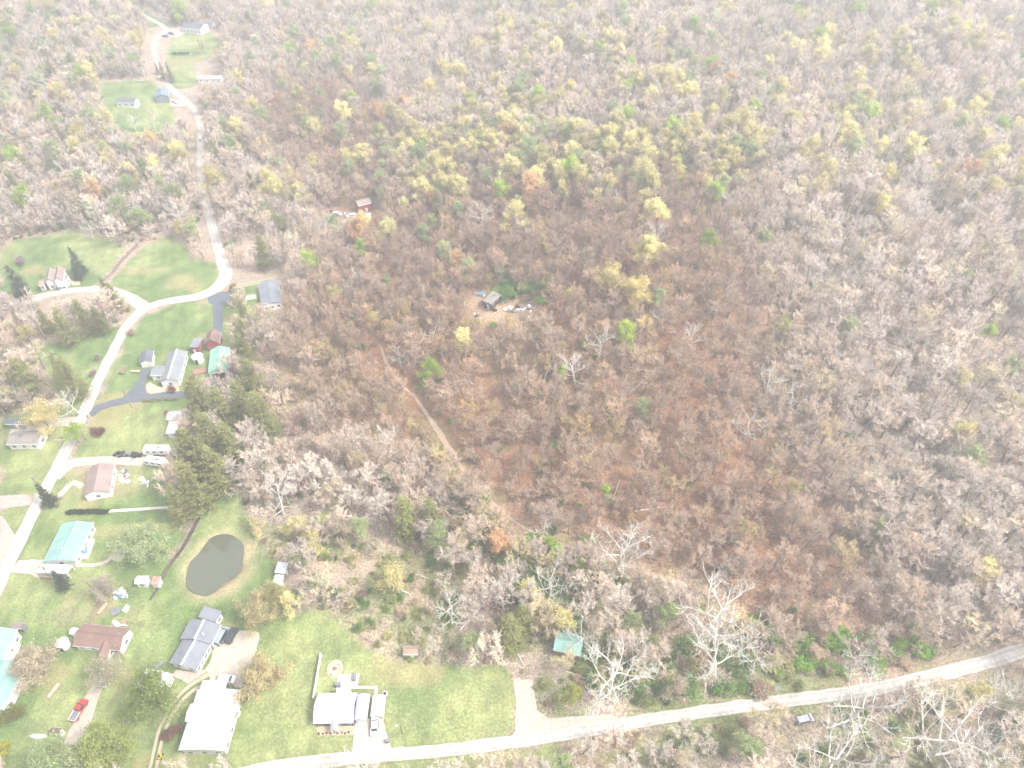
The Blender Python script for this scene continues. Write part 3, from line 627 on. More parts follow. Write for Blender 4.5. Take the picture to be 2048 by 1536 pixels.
gazebo(398, 722, 2.2, 2.6, 'white octagonal garden shed between the ranch house and the mint-green roof')
gazebo(131, 1292, 1.7, 2.2, 'pale octagonal shed at the left wall of the brown-roofed house', roofm='pale')

# ------------------------------------------------------------------ vehicles
def carpaint(name, col): 
    m, nt, b = newmat(name, .25); nt.links.new(ramp(nt, noise(nt, .8, objco(nt), 2), [(.2, tuple(c * .9 for c in col)), (.8, col)]), b.inputs['Base Color']); b.inputs['Specular IOR Level'].default_value = .5; b.inputs['Coat Weight'].default_value = .4; return m
def vehicle(name, label, px, py, dpx, dpy, col, kind='car', L=4.6, W=1.85, H=1.5, cat=None, group=None):
    """centre pixel and a second pixel towards the nose"""
    p = at(px, py); q = at(px + dpx, py + dpy); a = math.atan2(q[1] - p[1], q[0] - p[0]); root = empty(name, (p[0], p[1], p[2] + .12), a); tag(root, label, cat or 'car', group)
    paint = carpaint(name + '_paint', col); CLEAR[(XX - p[0]) ** 2 + (YY - p[1]) ** 2 < 16] = True
    h = L / 2; w = W / 2
    prof = {'car': [(-h, .45), (-h, .85), (-h + .15, .98), (-h + .75, 1.02), (-h + 1.25, H - .02), (-.1 * L / 4.6, H), (.65, H - .06), (1.35, 1.02), (h - .15, .82), (h, .6), (h, .4)],
            'suv': [(-h, .5), (-h + .05, 1.05), (-h + .2, H - .1), (-h + .6, H), (.5, H), (.9, H - .08), (1.45, 1.15), (h - .2, 1.0), (h, .8), (h, .45)],
            'van': [(-h, .5), (-h + .03, 1.2), (-h + .1, H - .1), (-h + .4, H), (h - 1.6, H), (h - 1.3, H - .08), (h - .7, 1.25), (h - .15, 1.05), (h, .8), (h, .45)],
            'pickup': [(-h, .55), (-h, 1.08), (-h + .1, 1.1), (-.35, 1.1), (-.3, 1.15), (-.1, H - .05), (.15, H), (.95, H - .03), (1.45, 1.2), (h - .15, 1.05), (h, .85), (h, .5)]}[kind]
    body = G(); n = len(prof); bw = lambda z: w if z < 1.05 else w - (z - 1.05) * .38
    Lp = [(x, -bw(z), z) for x, z in prof]; Rp = [(x, bw(z), z) for x, z in prof]
    for i in range(n - 1): body.face([Lp[i], Lp[i + 1], Rp[i + 1], Rp[i]][::-1])
    body.face(Lp[::-1]); body.face(Rp); body.face([Lp[-1], Lp[0], Rp[0], Rp[-1]])
    bo = body.build('body', paint, root)
    belt = 1.03; top = H - .08
    def glass(x0, x1, x2, x3, nm='side_window'):
        for s_ in (-1, 1):
            G().face([(x0, s_ * (bw(belt) + .012), belt), (x1, s_ * (bw(belt) + .012), belt), (x2, s_ * (bw(top) + .012), top), (x3, s_ * (bw(top) + .012), top)]).build(nm, M['glass'], root)
    def screen(i, nm):   # glass laid just proud of profile segment i
        (xa, za), (xb, zb) = prof[i], prof[i + 1]; d = np.array([xb - xa, zb - za]); nn = np.array([-d[1], d[0]]) / (np.linalg.norm(d) + 1e-9)
        if nn[1] < 0: nn = -nn
        A_ = np.array([xa, za]) + d * .08 + nn * .015; B_ = np.array([xb, zb]) - d * .08 + nn * .015
        G().face([(A_[0], -bw(za) + .12, A_[1]), (A_[0], bw(za) - .12, A_[1]), (B_[0], bw(zb) - .12, B_[1]), (B_[0], -bw(zb) + .12, B_[1])]).build(nm, M['glass'], root)
    if kind == 'car': screen(3, 'rear_window'); screen(6, 'windshield'); glass(-h + 1.05, 1.2, .6, -h + 1.4)
    if kind == 'suv': screen(1, 'rear_window'); screen(5, 'windshield'); glass(-h + .35, 1.35, .8, -h + .5)
    if kind == 'van': screen(1, 'rear_window'); screen(5, 'windshield'); glass(-h + .4, h - .9, h - 1.35, -h + .5)
    if kind == 'pickup':
        screen(4, 'rear_window'); screen(7, 'windshield'); glass(-.2, 1.35, .95, 0)
        bed = G(); bed.face([(-h + .12, -w + .12, 1.115), (-.42, -w + .12, 1.115), (-.42, w - .12, 1.115), (-h + .12, w - .12, 1.115)]); bed.build('bed_floor', M['grey'], root)
        for s_ in (-1, 1): G().box((-h / 2 - .2, s_ * (w - .07), 1.19), (h - .3, .12, .16)).build('bed_rail', M['white'], root)
        G().box((-h + .06, 0, 1.19), (.1, W - .1, .16)).build('tailgate', M['white'], root)
    for x in (-h + .85, h - .9):
        for s_ in (-1, 1):
            wh = G().tube((x, s_ * (w - .2), .34), (x, s_ * (w + .02), .34), .34, .34, 14, cap=True).build('wheel', M['rubber'], root)
            G().tube((x, s_ * (w - .1), .34), (x, s_ * (w + .04), .34), .19, .17, 10, cap=True).build('rim', M['chrome'], wh)
    for s_ in (-1, 1):
        G().box((h - .02, s_ * (w - .3), .72), (.08, .36, .16)).build('headlight', M['chrome'], root)
        G().box((-h + .02, s_ * (w - .22), .85), (.08, .3, .16)).build('tail_light', M['red'], root)
        G().box((.95, s_ * (w + .1), 1.08), (.12, .18, .12)).build('mirror', paint, root)
    return root
vehicle('pickup_truck', 'red pickup truck with white-edged bed parked on the dirt drive', 160, 1423, 7, -12, (.5, .05, .04), 'pickup', 5.4, 2.0, 1.75, 'pickup truck')
vehicle('parked_car', 'white car parked on the concrete drive below the carport', 750.5, 1455, -.5, 12, (.82, .82, .82), 'car', 4.5, 1.85, 1.45)
vehicle('van', 'grey-blue van parked beside the long grey-roofed house', 446, 1275, 5, -9, (.32, .37, .4), 'van', 5.3, 2.05, 2.0, 'van')
vehicle('parked_car', 'dark station wagon parked right of the grey van', 465, 1274, 5, -9, (.05, .055, .05), 'suv', 4.6, 1.85, 1.7)
vehicle('parked_car', 'white car nose-out behind the big white barn', 455, 1361, 12, 1, (.75, .77, .78), 'suv', 4.4, 1.9, 1.6)
vehicle('parked_car', 'silver car parked on the verge below the bottom road at right', 1607, 1441, 12, -3, (.4, .41, .42), 'suv', 4.5, 1.9, 1.6)
vehicle('parked_car', 'white car left of the red cottage, near scrap', 675, 430, 6, 1, (.7, .7, .7), 'car')
vehicle('parked_car', 'white car right in front of the red cottage', 703, 434, -6, 1, (.72, .74, .72), 'suv')
vehicle('parked_car', 'dark car on the far gravel turnaround at the top', 342, 69, 6, 2, (.06, .06, .08), 'car')
vehicle('parked_car', 'blue-dark car at the lower edge of the far gravel turnaround', 331, 74, 6, 1, (.1, .13, .2), 'car')
vehicle('parked_car', 'white car on the pale pad beside the blue-grey garage', 351, 206, 6, 2, (.7, .72, .74), 'car')
vehicle('parked_car', 'white van on the lane in the woods below the far clearing', 403, 281, 1, -6, (.75, .75, .76), 'van', 5, 2, 2, 'van')
def camper(label, px, py, dpx, dpy, L=8.5):
    p = at(px, py); q = at(px + dpx, py + dpy); a = math.atan2(q[1] - p[1], q[0] - p[0]); root = empty('camper_trailer', (p[0], p[1], p[2]), a); tag(root, label, 'camper trailer', 'camper trailers by the pines')
    b = G(); h = L / 2; prof = [(-h, .6), (-h + .05, 2.4), (-h + .3, 2.75), (h - .6, 2.8), (h - .1, 2.2), (h, 1.4), (h - .2, .6)]; w = 1.2
    A_ = [(x, -w, z) for x, z in prof]; B_ = [(x, w, z) for x, z in prof]
    for i in range(len(prof)): j = (i + 1) % len(prof); b.face([A_[i], B_[i], B_[j], A_[j]])
    b.face(A_); b.face(B_[::-1]); b.build('body', M['white'], root)
    for x in (-2.2, .2, 2.4):
        for s_ in (-1, 1): G().box((x, s_ * 1.21, 1.9), (1, .04, .6)).build('window', M['glass'], root)
    G().box((1.3, -1.215, 1.5), (.7, .05, 1.8)).build('door', M['cream'], root)
    for x in (-.5, .5):
        for s_ in (-1, 1): G().tube((x, s_ * 1.0, .36), (x, s_ * 1.22, .36), .36, .36, 12, cap=True).build('wheel', M['rubber'], root)
    G().tube((h - .2, 0, .6), (h + 1.2, 0, .5), .06, .06, 6).build('tow_bar', M['grey'], root)
    G().box((-1, 0, 2.9), (.9, .7, .25)).build('roof_unit', M['grey'], root)
camper('white camper trailer parked under the pines, upper of the two', 316, 906, -12, 0)
camper('white camper trailer with grey side band, lower of the two', 314, 929, -12, -2, 7)

# ------------------------------------------------------------------ smaller yard things
def yard(name, label, cat, px, py, fn, group=None, kind=None, rz=0, clear=1.5):
    p = at(px, py); root = empty(name, tuple(p), rz); tag(root, label, cat, group, kind); fn(root)
    if clear: CLEAR[(XX - p[0]) ** 2 + (YY - p[1]) ** 2 < clear ** 2] = True
    return root
def dirto(px, py, dx, dy):
    p, q = at(px, py), at(px + dx, py + dy); return math.atan2(q[1] - p[1], q[0] - p[0])
def boat(label, px, py, dx, dy, L=4.5, w=.5):
    root = empty('canoe', tuple(at(px, py) + np.array([0, 0, .05])), dirto(px, py, dx, dy)); tag(root, label, 'canoe', 'upturned canoes'); g = G(); n = 14; k = 7; rows = []
    for i in range(n + 1):
        t = -1 + 2 * i / n; ww = w * (1 - t * t) ** .6 + .01; rows.append([(t * L / 2, ww * math.cos(math.pi * j / (k - 1)), .08 + .38 * (1 - abs(t) ** 6 * .3) * (ww / w) ** .4 * math.sin(math.pi * j / (k - 1)) + .1 * t * t) for j in range(k)])
    for r0, r1 in zip(rows[:-1], rows[1:]):
        for j in range(k - 1): g.face([r0[j], r1[j], r1[j + 1], r0[j + 1]])
    g.build('hull', M['white'], root); G().tube((-L / 2, 0, .52), (L / 2, 0, .52), .03, .03, 5).build('keel', M['chrome'], root)
boat('white upturned canoe on the grass below the round shrub', 78, 1473, 12, 0, 4.3, .55)
boat('white canoe lying beside the upper teal roof', 33, 1305, 6, -12, 4.8, .42)
def lamp(r):
    G().tube((0, 0, 0), (0, 0, 5.6), .09, .06, 8).build('pole', M['darkwood'], r); G().tube((0, 0, 5.5), (-.9, 0, 5.75), .04, .04, 6).build('arm', M['chrome'], r)
    G().tube((-.9, 0, 5.6), (-.9, 0, 5.85), .3, .14, 10, cap=True).build('lamp_head', M['white'], r)
yard('street_lamp', 'pole lamp with a white head standing on the lawn right of the driveway', 'lamp', 805, 1468, lamp)
def pole(px, py, label, H=9):
    def f(r):
        G().tube((0, 0, -.3), (0, 0, H), .15, .1, 8, cap=True).build('pole', M['wood'], r); G().box((0, 0, H - .5), (2.2, .12, .14)).build('crossarm', M['wood'], r)
        for x in (-.95, -.35, .35, .95): G().tube((x, 0, H - .43), (x, 0, H - .22), .05, .04, 6, cap=True).build('insulator', M['chrome'], r)
        G().tube((.28, 0, H - 1.6), (.28, 0, H - .9), .18, .18, 8, cap=True).build('transformer', M['chrome'], r)
    return yard('utility_pole', label, 'utility pole', px, py, f, 'wooden utility poles')
poles = {}
for k_, (px, py, lb) in enumerate([(62, 611, 'utility pole in front of the dark spruce by the farmhouse'), (265, 816, 'utility pole at the fork of the asphalt drive'), (172, 880, 'utility pole beside the maroon shrub'), (112, 1166, 'utility pole in front of the teal-roofed house porch'),
                   (200, 1196, 'utility pole at the corner of the fenced yard'), (250, 1319, 'utility pole at the right front corner of the brown-roofed house'), (90, 990, 'utility pole where the lane meets the pale junction'), (283, 180, 'utility pole on the far clearing near the top left')]):
    poles[k_] = pole(px, py, lb)
def wires(a, b, off, sag=1.2, name='power_line', label=''):
    A_ = np.array(poles[a].location) + (off, 0, 8.6); B_ = np.array(poles[b].location) + (off, 0, 8.6); g = G(); n = 12; prev = A_
    for i in range(1, n + 1):
        t = i / n; q = A_ + (B_ - A_) * t; q[2] -= 4 * sag * t * (1 - t); g.tube(prev, q, .025, .025, 3); prev = q
    return tag(g.build(name, M['rubber']), label, 'wire', 'power lines')
wires(2, 1, 0, label='power line from the maroon shrub pole to the asphalt drive pole'); wires(6, 2, 0, label='power line from the junction pole to the maroon shrub pole'); wires(3, 4, 0, label='power line between the teal porch pole and the fenced yard pole'); wires(4, 5, 0, label='power line between the fenced yard pole and the brown house pole')
def fence(name, label, cat, p0, p1, h, mat, board=.05, step=2.2, rails=False):
    a, b = at(*p0), at(*p1); root = empty(name, tuple(a)); tag(root, label, cat); n = max(1, int(np.linalg.norm(b - a) / step)); pts = []
    for i in range(n + 1):
        q = a + (b - a) * i / n; q[2] = float(hgt(q[0], q[1])); pts.append(q - a); G().box(tuple(q - a + np.array([0, 0, h / 2])), (.12, .12, h + .15)).build('post', mat, root)
    d = nrm(b - a); nn = np.array([-d[1], d[0], 0])
    for q0, q1 in zip(pts[:-1], pts[1:]):
        g = G(); zs = ((.08, h),) if not rails else ((h * .35, h * .45), (h * .8, h * .9))
        for lo, hi in zs:
            for s_ in (-1, 1):
                o_ = nn * board / 2 * s_; U = np.array([0, 0, 1.]); F = [q0 + o_ + U * lo, q1 + o_ + U * lo, q1 + o_ + U * hi, q0 + o_ + U * hi]; g.face(F if s_ < 0 else F[::-1])
            g.face([q0 - nn * board / 2 + np.array([0, 0, hi]), q1 - nn * board / 2 + np.array([0, 0, hi]), q1 + nn * board / 2 + np.array([0, 0, hi]), q0 + nn * board / 2 + np.array([0, 0, hi])])
        g.build('panel', mat, root)
    return root
fence('privacy_fence', 'straight white panel fence on the lawn left of the bungalow patio', 'fence', (628, 1400), (643, 1311), 1.7, M['white'], .12)
fence('wire_fence', 'thin dark fence along the muddy ditch left of the pond', 'fence', (420, 985), (310, 1185), 1.2, M['wood'], .04, 4, True)
fence('yard_fence', 'grey board fence along the left side of the raised-bed yard', 'fence', (183, 1250), (217, 1178), 1.5, M['wood'], .06)
fence('yard_fence', 'low board fence below the gravel porch of the teal-roofed house', 'fence', (82, 1158), (118, 1161), 1.3, M['wood'], .06)
fence('garden_gate', 'white rail barrier across the dirt drive above the red pickup', 'gate', (191, 1376), (215, 1376), 1.0, M['white'], .1, 3)
fence('garden_fence', 'pale rail fence beside the low grass at the left lane', 'fence', (110, 882), (134, 881), .8, M['cream'], .08)
# decks, pool, beds
def deck(name, label, cat, pts, h, mat):
    W = [np.array(at(*p)) for p in pts]; z0 = min(p[2] for p in W); c = np.mean(W, 0); c[2] = z0; root = empty(name, tuple(c)); tag(root, label, cat); g = G(); T = [(p[0] - c[0], p[1] - c[1], h) for p in W]; B = [(x, y, -.3) for x, y, _ in T]
    A_ = sum(T[i][0] * T[(i + 1) % len(T)][1] - T[(i + 1) % len(T)][0] * T[i][1] for i in range(len(T)))
    if A_ < 0: T.reverse(); B.reverse()
    g.face(T, 0); n = len(T)
    for i in range(n): g.face([B[i], B[(i + 1) % n], T[(i + 1) % n], T[i]])
    g.build('platform', mat, root); CLEAR[inpoly([p[:2] for p in W])] = True; return root
r = deck('pool_deck', 'wooden deck with a blue-covered pool beside the teal-roofed house', 'deck', [(158, 1118), (176, 1119), (191, 1080), (176, 1078)], .7, M['cream'])
p = atz(168, 1101, r.location.z + .75); G().box(local(r, (p[0], p[1], p[2] + .05)), (1.9, 2.5, .14), .35).build('pool_cover', M['tarp'], r)
deck('deck', 'small brown plank deck behind the ranch house, near the octagonal shed', 'deck', [(384, 741), (414, 737), (416, 745), (388, 752)], .5, M['brick'])
deck('deck', 'tan deck at the right side of the white farmhouse', 'deck', [(143, 563), (160, 563), (161, 571), (144, 572)], .5, M['tan'])
deck('paved_landing', 'round-ended pale stone landing on the grass right of the pool deck', 'landing', [(228, 1108), (236, 1100), (243, 1095), (250, 1096), (252, 1104), (248, 1114), (238, 1124), (224, 1120)], .1, M['concrete'])
def bed(label, px, py, L, W_, rz):
    def f(r):
        for s_ in (-1, 1):
            G().box((s_ * W_ / 2, 0, .15), (.1, L, .35)).build('board', M['wood'], r); G().box((0, s_ * L / 2, .15), (W_, .1, .35)).build('board', M['wood'], r)
        G().box((0, 0, .08), (W_ - .1, L - .1, .24)).build('soil', M['tan'], r)
    yard('raised_bed', label, 'raised bed', px, py, f, 'timber raised beds', rz=rz)
bed('timber raised bed in the fenced yard behind the brown-roofed house', 206, 1217, 3.6, 1.2, -.35)
bed('timber raised bed on the grass right of the lower teal roof', 108, 1381, 4.0, 1.2, -.3)
def bin_(r): G().box((0, 0, .5), (.6, .65, 1), taper=1.12).build('body', M['grey'], r); G().box((0, 0, 1.08), (.72, .78, .09)).build('lid', M['grey'], r); [G().tube((x, -.3, .1), (x + .06, -.3, .1), .1, .1, 8, cap=True).build('wheel', M['rubber'], r) for x in (-.3, .24)]
yard('wheelie_bin', 'grey wheelie bin at the right edge of the concrete drive', 'bin', 775, 1484, bin_, rz=.4)
yard('water_barrel', 'blue barrel standing at the roadside below the hill', 'barrel', 1553, 1379, lambda r: (G().tube((0, 0, 0), (0, 0, 1), .36, .36, 12, cap=True).build('drum', M['tarp'], r), G().tube((0, 0, .48), (0, 0, .54), .38, .38, 12, cap=True).build('hoop', M['chrome'], r)))
yard('grill', 'covered grill on the patio behind the bungalow', 'grill', 676, 1371, lambda r: (G().box((0, 0, .6), (1.4, 1.2, 1.2), taper=.8).build('cover', M['grey'], r), G().box((0, 0, .04), (1.5, 1.3, .1)).build('base', M['rubber'], r)))
yard('covered_table', 'long table under a grey cover at the patio corner', 'table', 709, 1355, lambda r: (G().box((0, 0, .45), (.8, 2, .8), taper=.85).build('cover', M['grey'], r), [G().tube((x, y, -.02), (x, y, .3), .04, .04, 6).build('leg', M['chrome'], r) for x in (-.38, .38) for y in (-.95, .95)]))
yard('planter', 'square white-framed planter at the corner of the carport', 'planter', 770, 1388, lambda r: (G().box((0, 0, .2), (1.1, 1.1, .4)).build('frame', M['white'], r), G().box((0, 0, .3), (.8, .8, .3)).build('soil', M['darkwood'], r)))
yard('air_conditioner', 'white air-conditioner box at the right wall of the big white barn', 'air conditioner', 476, 1429, lambda r: (G().box((0, 0, .5), (1.1, 1.1, 1)).build('casing', M['white'], r), G().tube((0, 0, .99), (0, 0, 1.03), .4, .4, 14, cap=True).build('fan_grille', M['rubber'], r)))
yard('mower', 'small yellow ride-on mower beside the two-track drive', 'mower', 321, 1514, lambda r: (G().box((0, 0, .45), (.8, 1.3, .5), taper=.8).build('body', M['yellow'], r), [G().tube((x - .08, y, .25), (x + .08, y, .25), .25, .25, 10, cap=True).build('wheel', M['rubber'], r) for x in (-.45, .45) for y in (-.45, .5)], G().box((0, -.1, .85), (.4, .4, .35)).build('seat', M['rubber'], r)))
yard('water_tank', 'grey cylindrical tank between the white shed and grey-roofed house', 'tank', 320, 1333, lambda r: (G().tube((-1.2, 0, .9), (1.2, 0, .9), .8, .8, 14, cap=True).build('cylinder', M['grey'], r), G().box((0, 0, .1), (2, .9, .3)).build('cradle', M['wood'], r)), rz=.7)
yard('trampoline', 'small round grey trampoline in the fenced yard', 'trampoline', 233, 1225, lambda r: (G().tube((0, 0, .6), (0, 0, .66), 1.3, 1.3, 18, cap=True).build('mat', M['grey'], r), [G().tube((1.2 * math.cos(t), 1.2 * math.sin(t), 0), (1.2 * math.cos(t), 1.2 * math.sin(t), .6), .04, .04, 5).build('leg', M['chrome'], r) for t in (0, 1.57, 3.14, 4.71)]))
yard('picnic_bench', 'pale bench at the edge of the asphalt beside the small garage', 'bench', 272, 745, lambda r: (G().box((0, 0, .75), (3.4, .9, .1)).build('seat', M['tan'], r), [G().box((x, 0, .36), (.1, .8, .72)).build('leg', M['wood'], r) for x in (-1.4, 1.4)]))
yard('storage_box', 'white storage box in the fenced yard', 'box', 253, 1219, lambda r: (G().box((0, 0, .4), (.9, 1.8, .8)).build('body', M['white'], r), G().box((0, 0, .84), (1, 1.9, .08)).build('lid', M['white'], r)), rz=-.3)
yard('mailbox', 'small dark mailbox where the asphalt drive meets the lane', 'mailbox', 178, 836, lambda r: (G().tube((0, 0, 0), (0, 0, 1), .05, .05, 6).build('post', M['wood'], r), G().box((0, 0, 1.15), (.3, .6, .3)).build('box', M['darkblue'], r)))
for k_, (px, py) in enumerate([(662, 1345), (668, 1351), (680, 1329), (683, 1338)]):
    yard('garden_chair', 'small garden chair on the round fire-pit circle', 'chair', px, py, lambda r: (G().box((0, 0, .45), (.6, .6, .08)).build('seat', M['white'], r), G().box((0, .28, .8), (.6, .08, .65)).build('backrest', M['white'], r), [G().tube((x, y, 0), (x, y, .44), .03, .03, 5).build('leg', M['white'], r) for x in (-.25, .25) for y in (-.25, .25)]), 'chairs around the fire pit', rz=k_ * 1.5)
yard('fire_pit', 'rusty round fire bowl in the middle of the paved circle', 'fire pit', 670, 1338, lambda r: (G().tube((0, 0, .05), (0, 0, .45), .3, .5, 12).build('bowl', M['rust'], r), G().tube((0, 0, .3), (0, 0, .36), .4, .4, 12, cap=True).build('ash', M['grey'], r)))
# scrap: at the cabin, in the yards; each piece a thing of its own
def scrap(cx, cy, sx, sy, n, where, seed, pal=('grey', 'rust', 'white', 'cream', 'darkwood', 'chrome')):
    q = random.Random(seed)
    for i in range(n):
        px, py = cx + q.uniform(-sx, sx), cy + q.uniform(-sy, sy); k = q.choice(['barrel', 'board', 'crate', 'sheet', 'board']); m = M[q.choice(pal)]; p = at(px, py); rz = q.uniform(0, 3)
        g = G()
        if k == 'barrel': g.tube((0, 0, .25), (.8, .3, .3), .28, .28, 9, cap=True); g.tube((.36, .13, .27), (.44, .17, .27), .3, .3, 9, cap=True); nm = 'barrel'
        elif k == 'board': L = q.uniform(1.5, 3.4); g.box((0, 0, .15), (L, .28, .06)); g.box((.2, .1, .22), (L * .8, .2, .05), .3); nm = 'plank'
        elif k == 'crate':
            s_ = q.uniform(.6, 1.1); g.box((0, 0, s_ / 2), (s_, s_, s_)); g.box((0, 0, s_ * .3), (s_ * 1.04, s_ * 1.04, .08)); g.box((0, 0, s_ * .75), (s_ * 1.04, s_ * 1.04, .08)); nm = 'crate'
        else:
            for u in range(6): g.box((u * .28, 0, .12 + .06 * (u % 2)), (.29, q.uniform(1.1, 1.7), .04), .05)
            nm = 'metal_sheet'
        o = g.build(nm, m, None, (p[0], p[1], p[2] + .05), rz)
        word = {'barrel': 'barrel lying', 'plank': 'loose planks lying', 'crate': 'old box left', 'metal_sheet': 'corrugated sheet lying'}[nm]
        tag(o, 'scrap %s %s' % (word, where), nm.replace('_', ' '), 'scrap %s' % where)
scrap(1038, 620, 24, 6, 34, 'in the long debris pile right of the cabin', 1, ('white', 'cream', 'grey', 'chrome', 'darkwood'))
scrap(961, 591, 6, 3, 7, 'at the back corner of the cabin', 2, ('white', 'chrome', 'tarp'))
scrap(955, 634, 5, 5, 5, 'in the lower left of the cabin clearing', 3, ('darkwood', 'white', 'rubber'))
scrap(985, 620, 10, 3, 9, 'along the cabin front wall', 4, ('darkwood', 'cream', 'grey', 'rust'))
scrap(1008, 603, 3, 3, 3, 'at the cabin right wall', 8, ('tarp', 'white'))
scrap(256, 911, 26, 4, 30, 'in the dark row beside the campers', 5, ('rubber', 'grey', 'darkwood', 'chrome', 'rubber'))
scrap(247, 955, 7, 14, 16, 'right of the pink-brown roofed house', 6)
scrap(295, 967, 10, 8, 9, 'on the grass right of the scrap yard', 7, ('white', 'chrome', 'cream'))
scrap(240, 1192, 14, 7, 14, 'in the fenced yard below the grey shed', 9, ('white', 'cream', 'tarp', 'grey'))
scrap(680, 428, 18, 4, 12, 'left of the red cottage', 10)
scrap(236, 1250, 18, 3, 8, 'behind the brown-roofed house', 12, ('cream', 'white', 'wood'))

for p in ([(75, 575), (230, 575), (225, 630), (90, 640)], [(285, 880), (372, 880), (385, 975), (290, 975)], [(325, 820), (385, 820), (385, 885), (325, 885)], [(205, 200), (370, 215), (375, 262), (350, 300), (270, 305), (215, 270)], [(325, 60), (450, 62), (455, 130), (420, 170), (440, 195), (350, 205)], [(385, 150), (460, 150), (460, 185), (385, 190)], [(392, 250), (412, 250), (425, 470), (415, 470), (395, 330)], [(380, 420), (455, 520), (455, 560), (425, 520)], [(650, 425), (770, 425), (770, 470), (650, 470)], [(430, 545), (560, 550), (590, 640), (520, 660), (450, 620)], [(490, 480), (535, 480), (535, 535), (490, 535)]): CLEAR |= inpoly(wpoly(p))
FARB = blur(inpoly(wpoly([(940, 590), (1080, 600), (1110, 700), (960, 700)])), 3)
# ------------------------------------------------------------------ tree prototypes
def bez(p, d, L, n, q, wob, up=0.0):
    pts = [np.array(p, float)]; d = nrm(np.array(d, float))
    for i in range(n):
        d = nrm(d + np.array([q.gauss(0, wob), q.gauss(0, wob), q.gauss(0, wob) + up])); pts.append(pts[-1] + d * L / n)
    return pts, d
def chain(g, pts, r0, r1, k, m=0):
    n = len(pts) - 1
    for i in range(n): g.tube(pts[i], pts[i + 1], r0 + (r1 - r0) * i / n, r0 + (r1 - r0) * (i + 1) / n, k, m)
def twig(g, p, d, L, w, m=0):
    s_ = np.cross(d, (0.3, .2, 1)); s_ = nrm(s_) * w; g.face([p - s_, p + s_, p + d * L], m)
def skeleton(seed, H, spread, fork=.45, nl=7, nb=8, nt=6, ntt=3, thick=1., updir=.7, tw=.035):
    """returns trunk geometry, crown (branch) geometry, list of tips"""
    q = random.Random(seed); T = G(); C = G(); tips = []
    tp, td = bez((0, 0, -.6), (q.gauss(0, .05), q.gauss(0, .05), 1), H * .8, 7, q, .05); chain(T, tp, .022 * H * thick, .006 * H * thick, 7)
    def tpt(t): f = t * 7; i = min(int(f), 6); return tp[i] + (tp[i + 1] - tp[i]) * (f - i)
    for i in range(nl):
        t = fork + (1 - fork) * (i + q.random() * .6) / nl; az = i * 2.4 + q.uniform(-.5, .5); low = 1 - (t - fork) / (1 - fork)
        L = spread * (.55 + .55 * low) * q.uniform(.8, 1.15); d = np.array([math.cos(az), math.sin(az), updir * (1.5 - low * .9) + q.uniform(-.15, .2)])
        lp, ld = bez(tpt(min(t, .99)), d, L, 5, q, .13, .06); r = .009 * H * thick * (.6 + .4 * low); chain(T, lp, r, r * .3, 5)
        for j in range(nb):
            u = .2 + .8 * (j + q.random()) / nb; f = min(u, .999) * 5; a = int(f); p = lp[a] + (lp[a + 1] - lp[a]) * (f - a); dd = nrm(lp[a + 1] - lp[a]); rd = np.array([q.gauss(0, 1), q.gauss(0, 1), q.gauss(.35, .7)])
            bp_, bd = bez(p, dd * .8 + nrm(rd), L * .42 * (1.15 - .5 * u), 3, q, .16, .1); chain(C, bp_, r * .38, r * .12, 3)
            for k in range(nt):
                v = min(.25 + .75 * (k + q.random()) / nt, .999) * 3; a2 = int(v); p2 = bp_[a2] + (bp_[a2 + 1] - bp_[a2]) * (v - a2); rd = nrm(np.array([q.gauss(0, 1), q.gauss(0, 1), q.gauss(.4, .6)])); d2 = nrm(nrm(bp_[a2 + 1] - bp_[a2]) + rd * .9); L2 = L * .2 * q.uniform(.7, 1.3)
                twig(C, p2, d2, L2, tw)
                tips.append(p2 + d2 * L2 * .8)
                for z in range(ntt):
                    p3 = p2 + d2 * L2 * q.uniform(.2, .9); d3 = nrm(d2 + .9 * nrm(np.array([q.gauss(0, 1), q.gauss(0, 1), q.gauss(.3, .6)]))); twig(C, p3, d3, L2 * q.uniform(.4, .7), tw * .7)
    return T, C, tips
def leaves(g, tips, q, n, size, scat, m=0):
    for t in tips:
        for _ in range(n):
            p = t + np.array([q.gauss(0, scat), q.gauss(0, scat), q.gauss(0, scat * .8)]); a = nrm(np.array([q.gauss(0, 1), q.gauss(0, 1), q.gauss(0, 1)])); b = nrm(np.cross(a, (q.random(), q.random(), 1))); s_ = size * q.uniform(.6, 1.3)
            g.face([p - a * s_ / 2, p + b * s_ * .4, p + a * s_ / 2, p - b * s_ * .4], m)
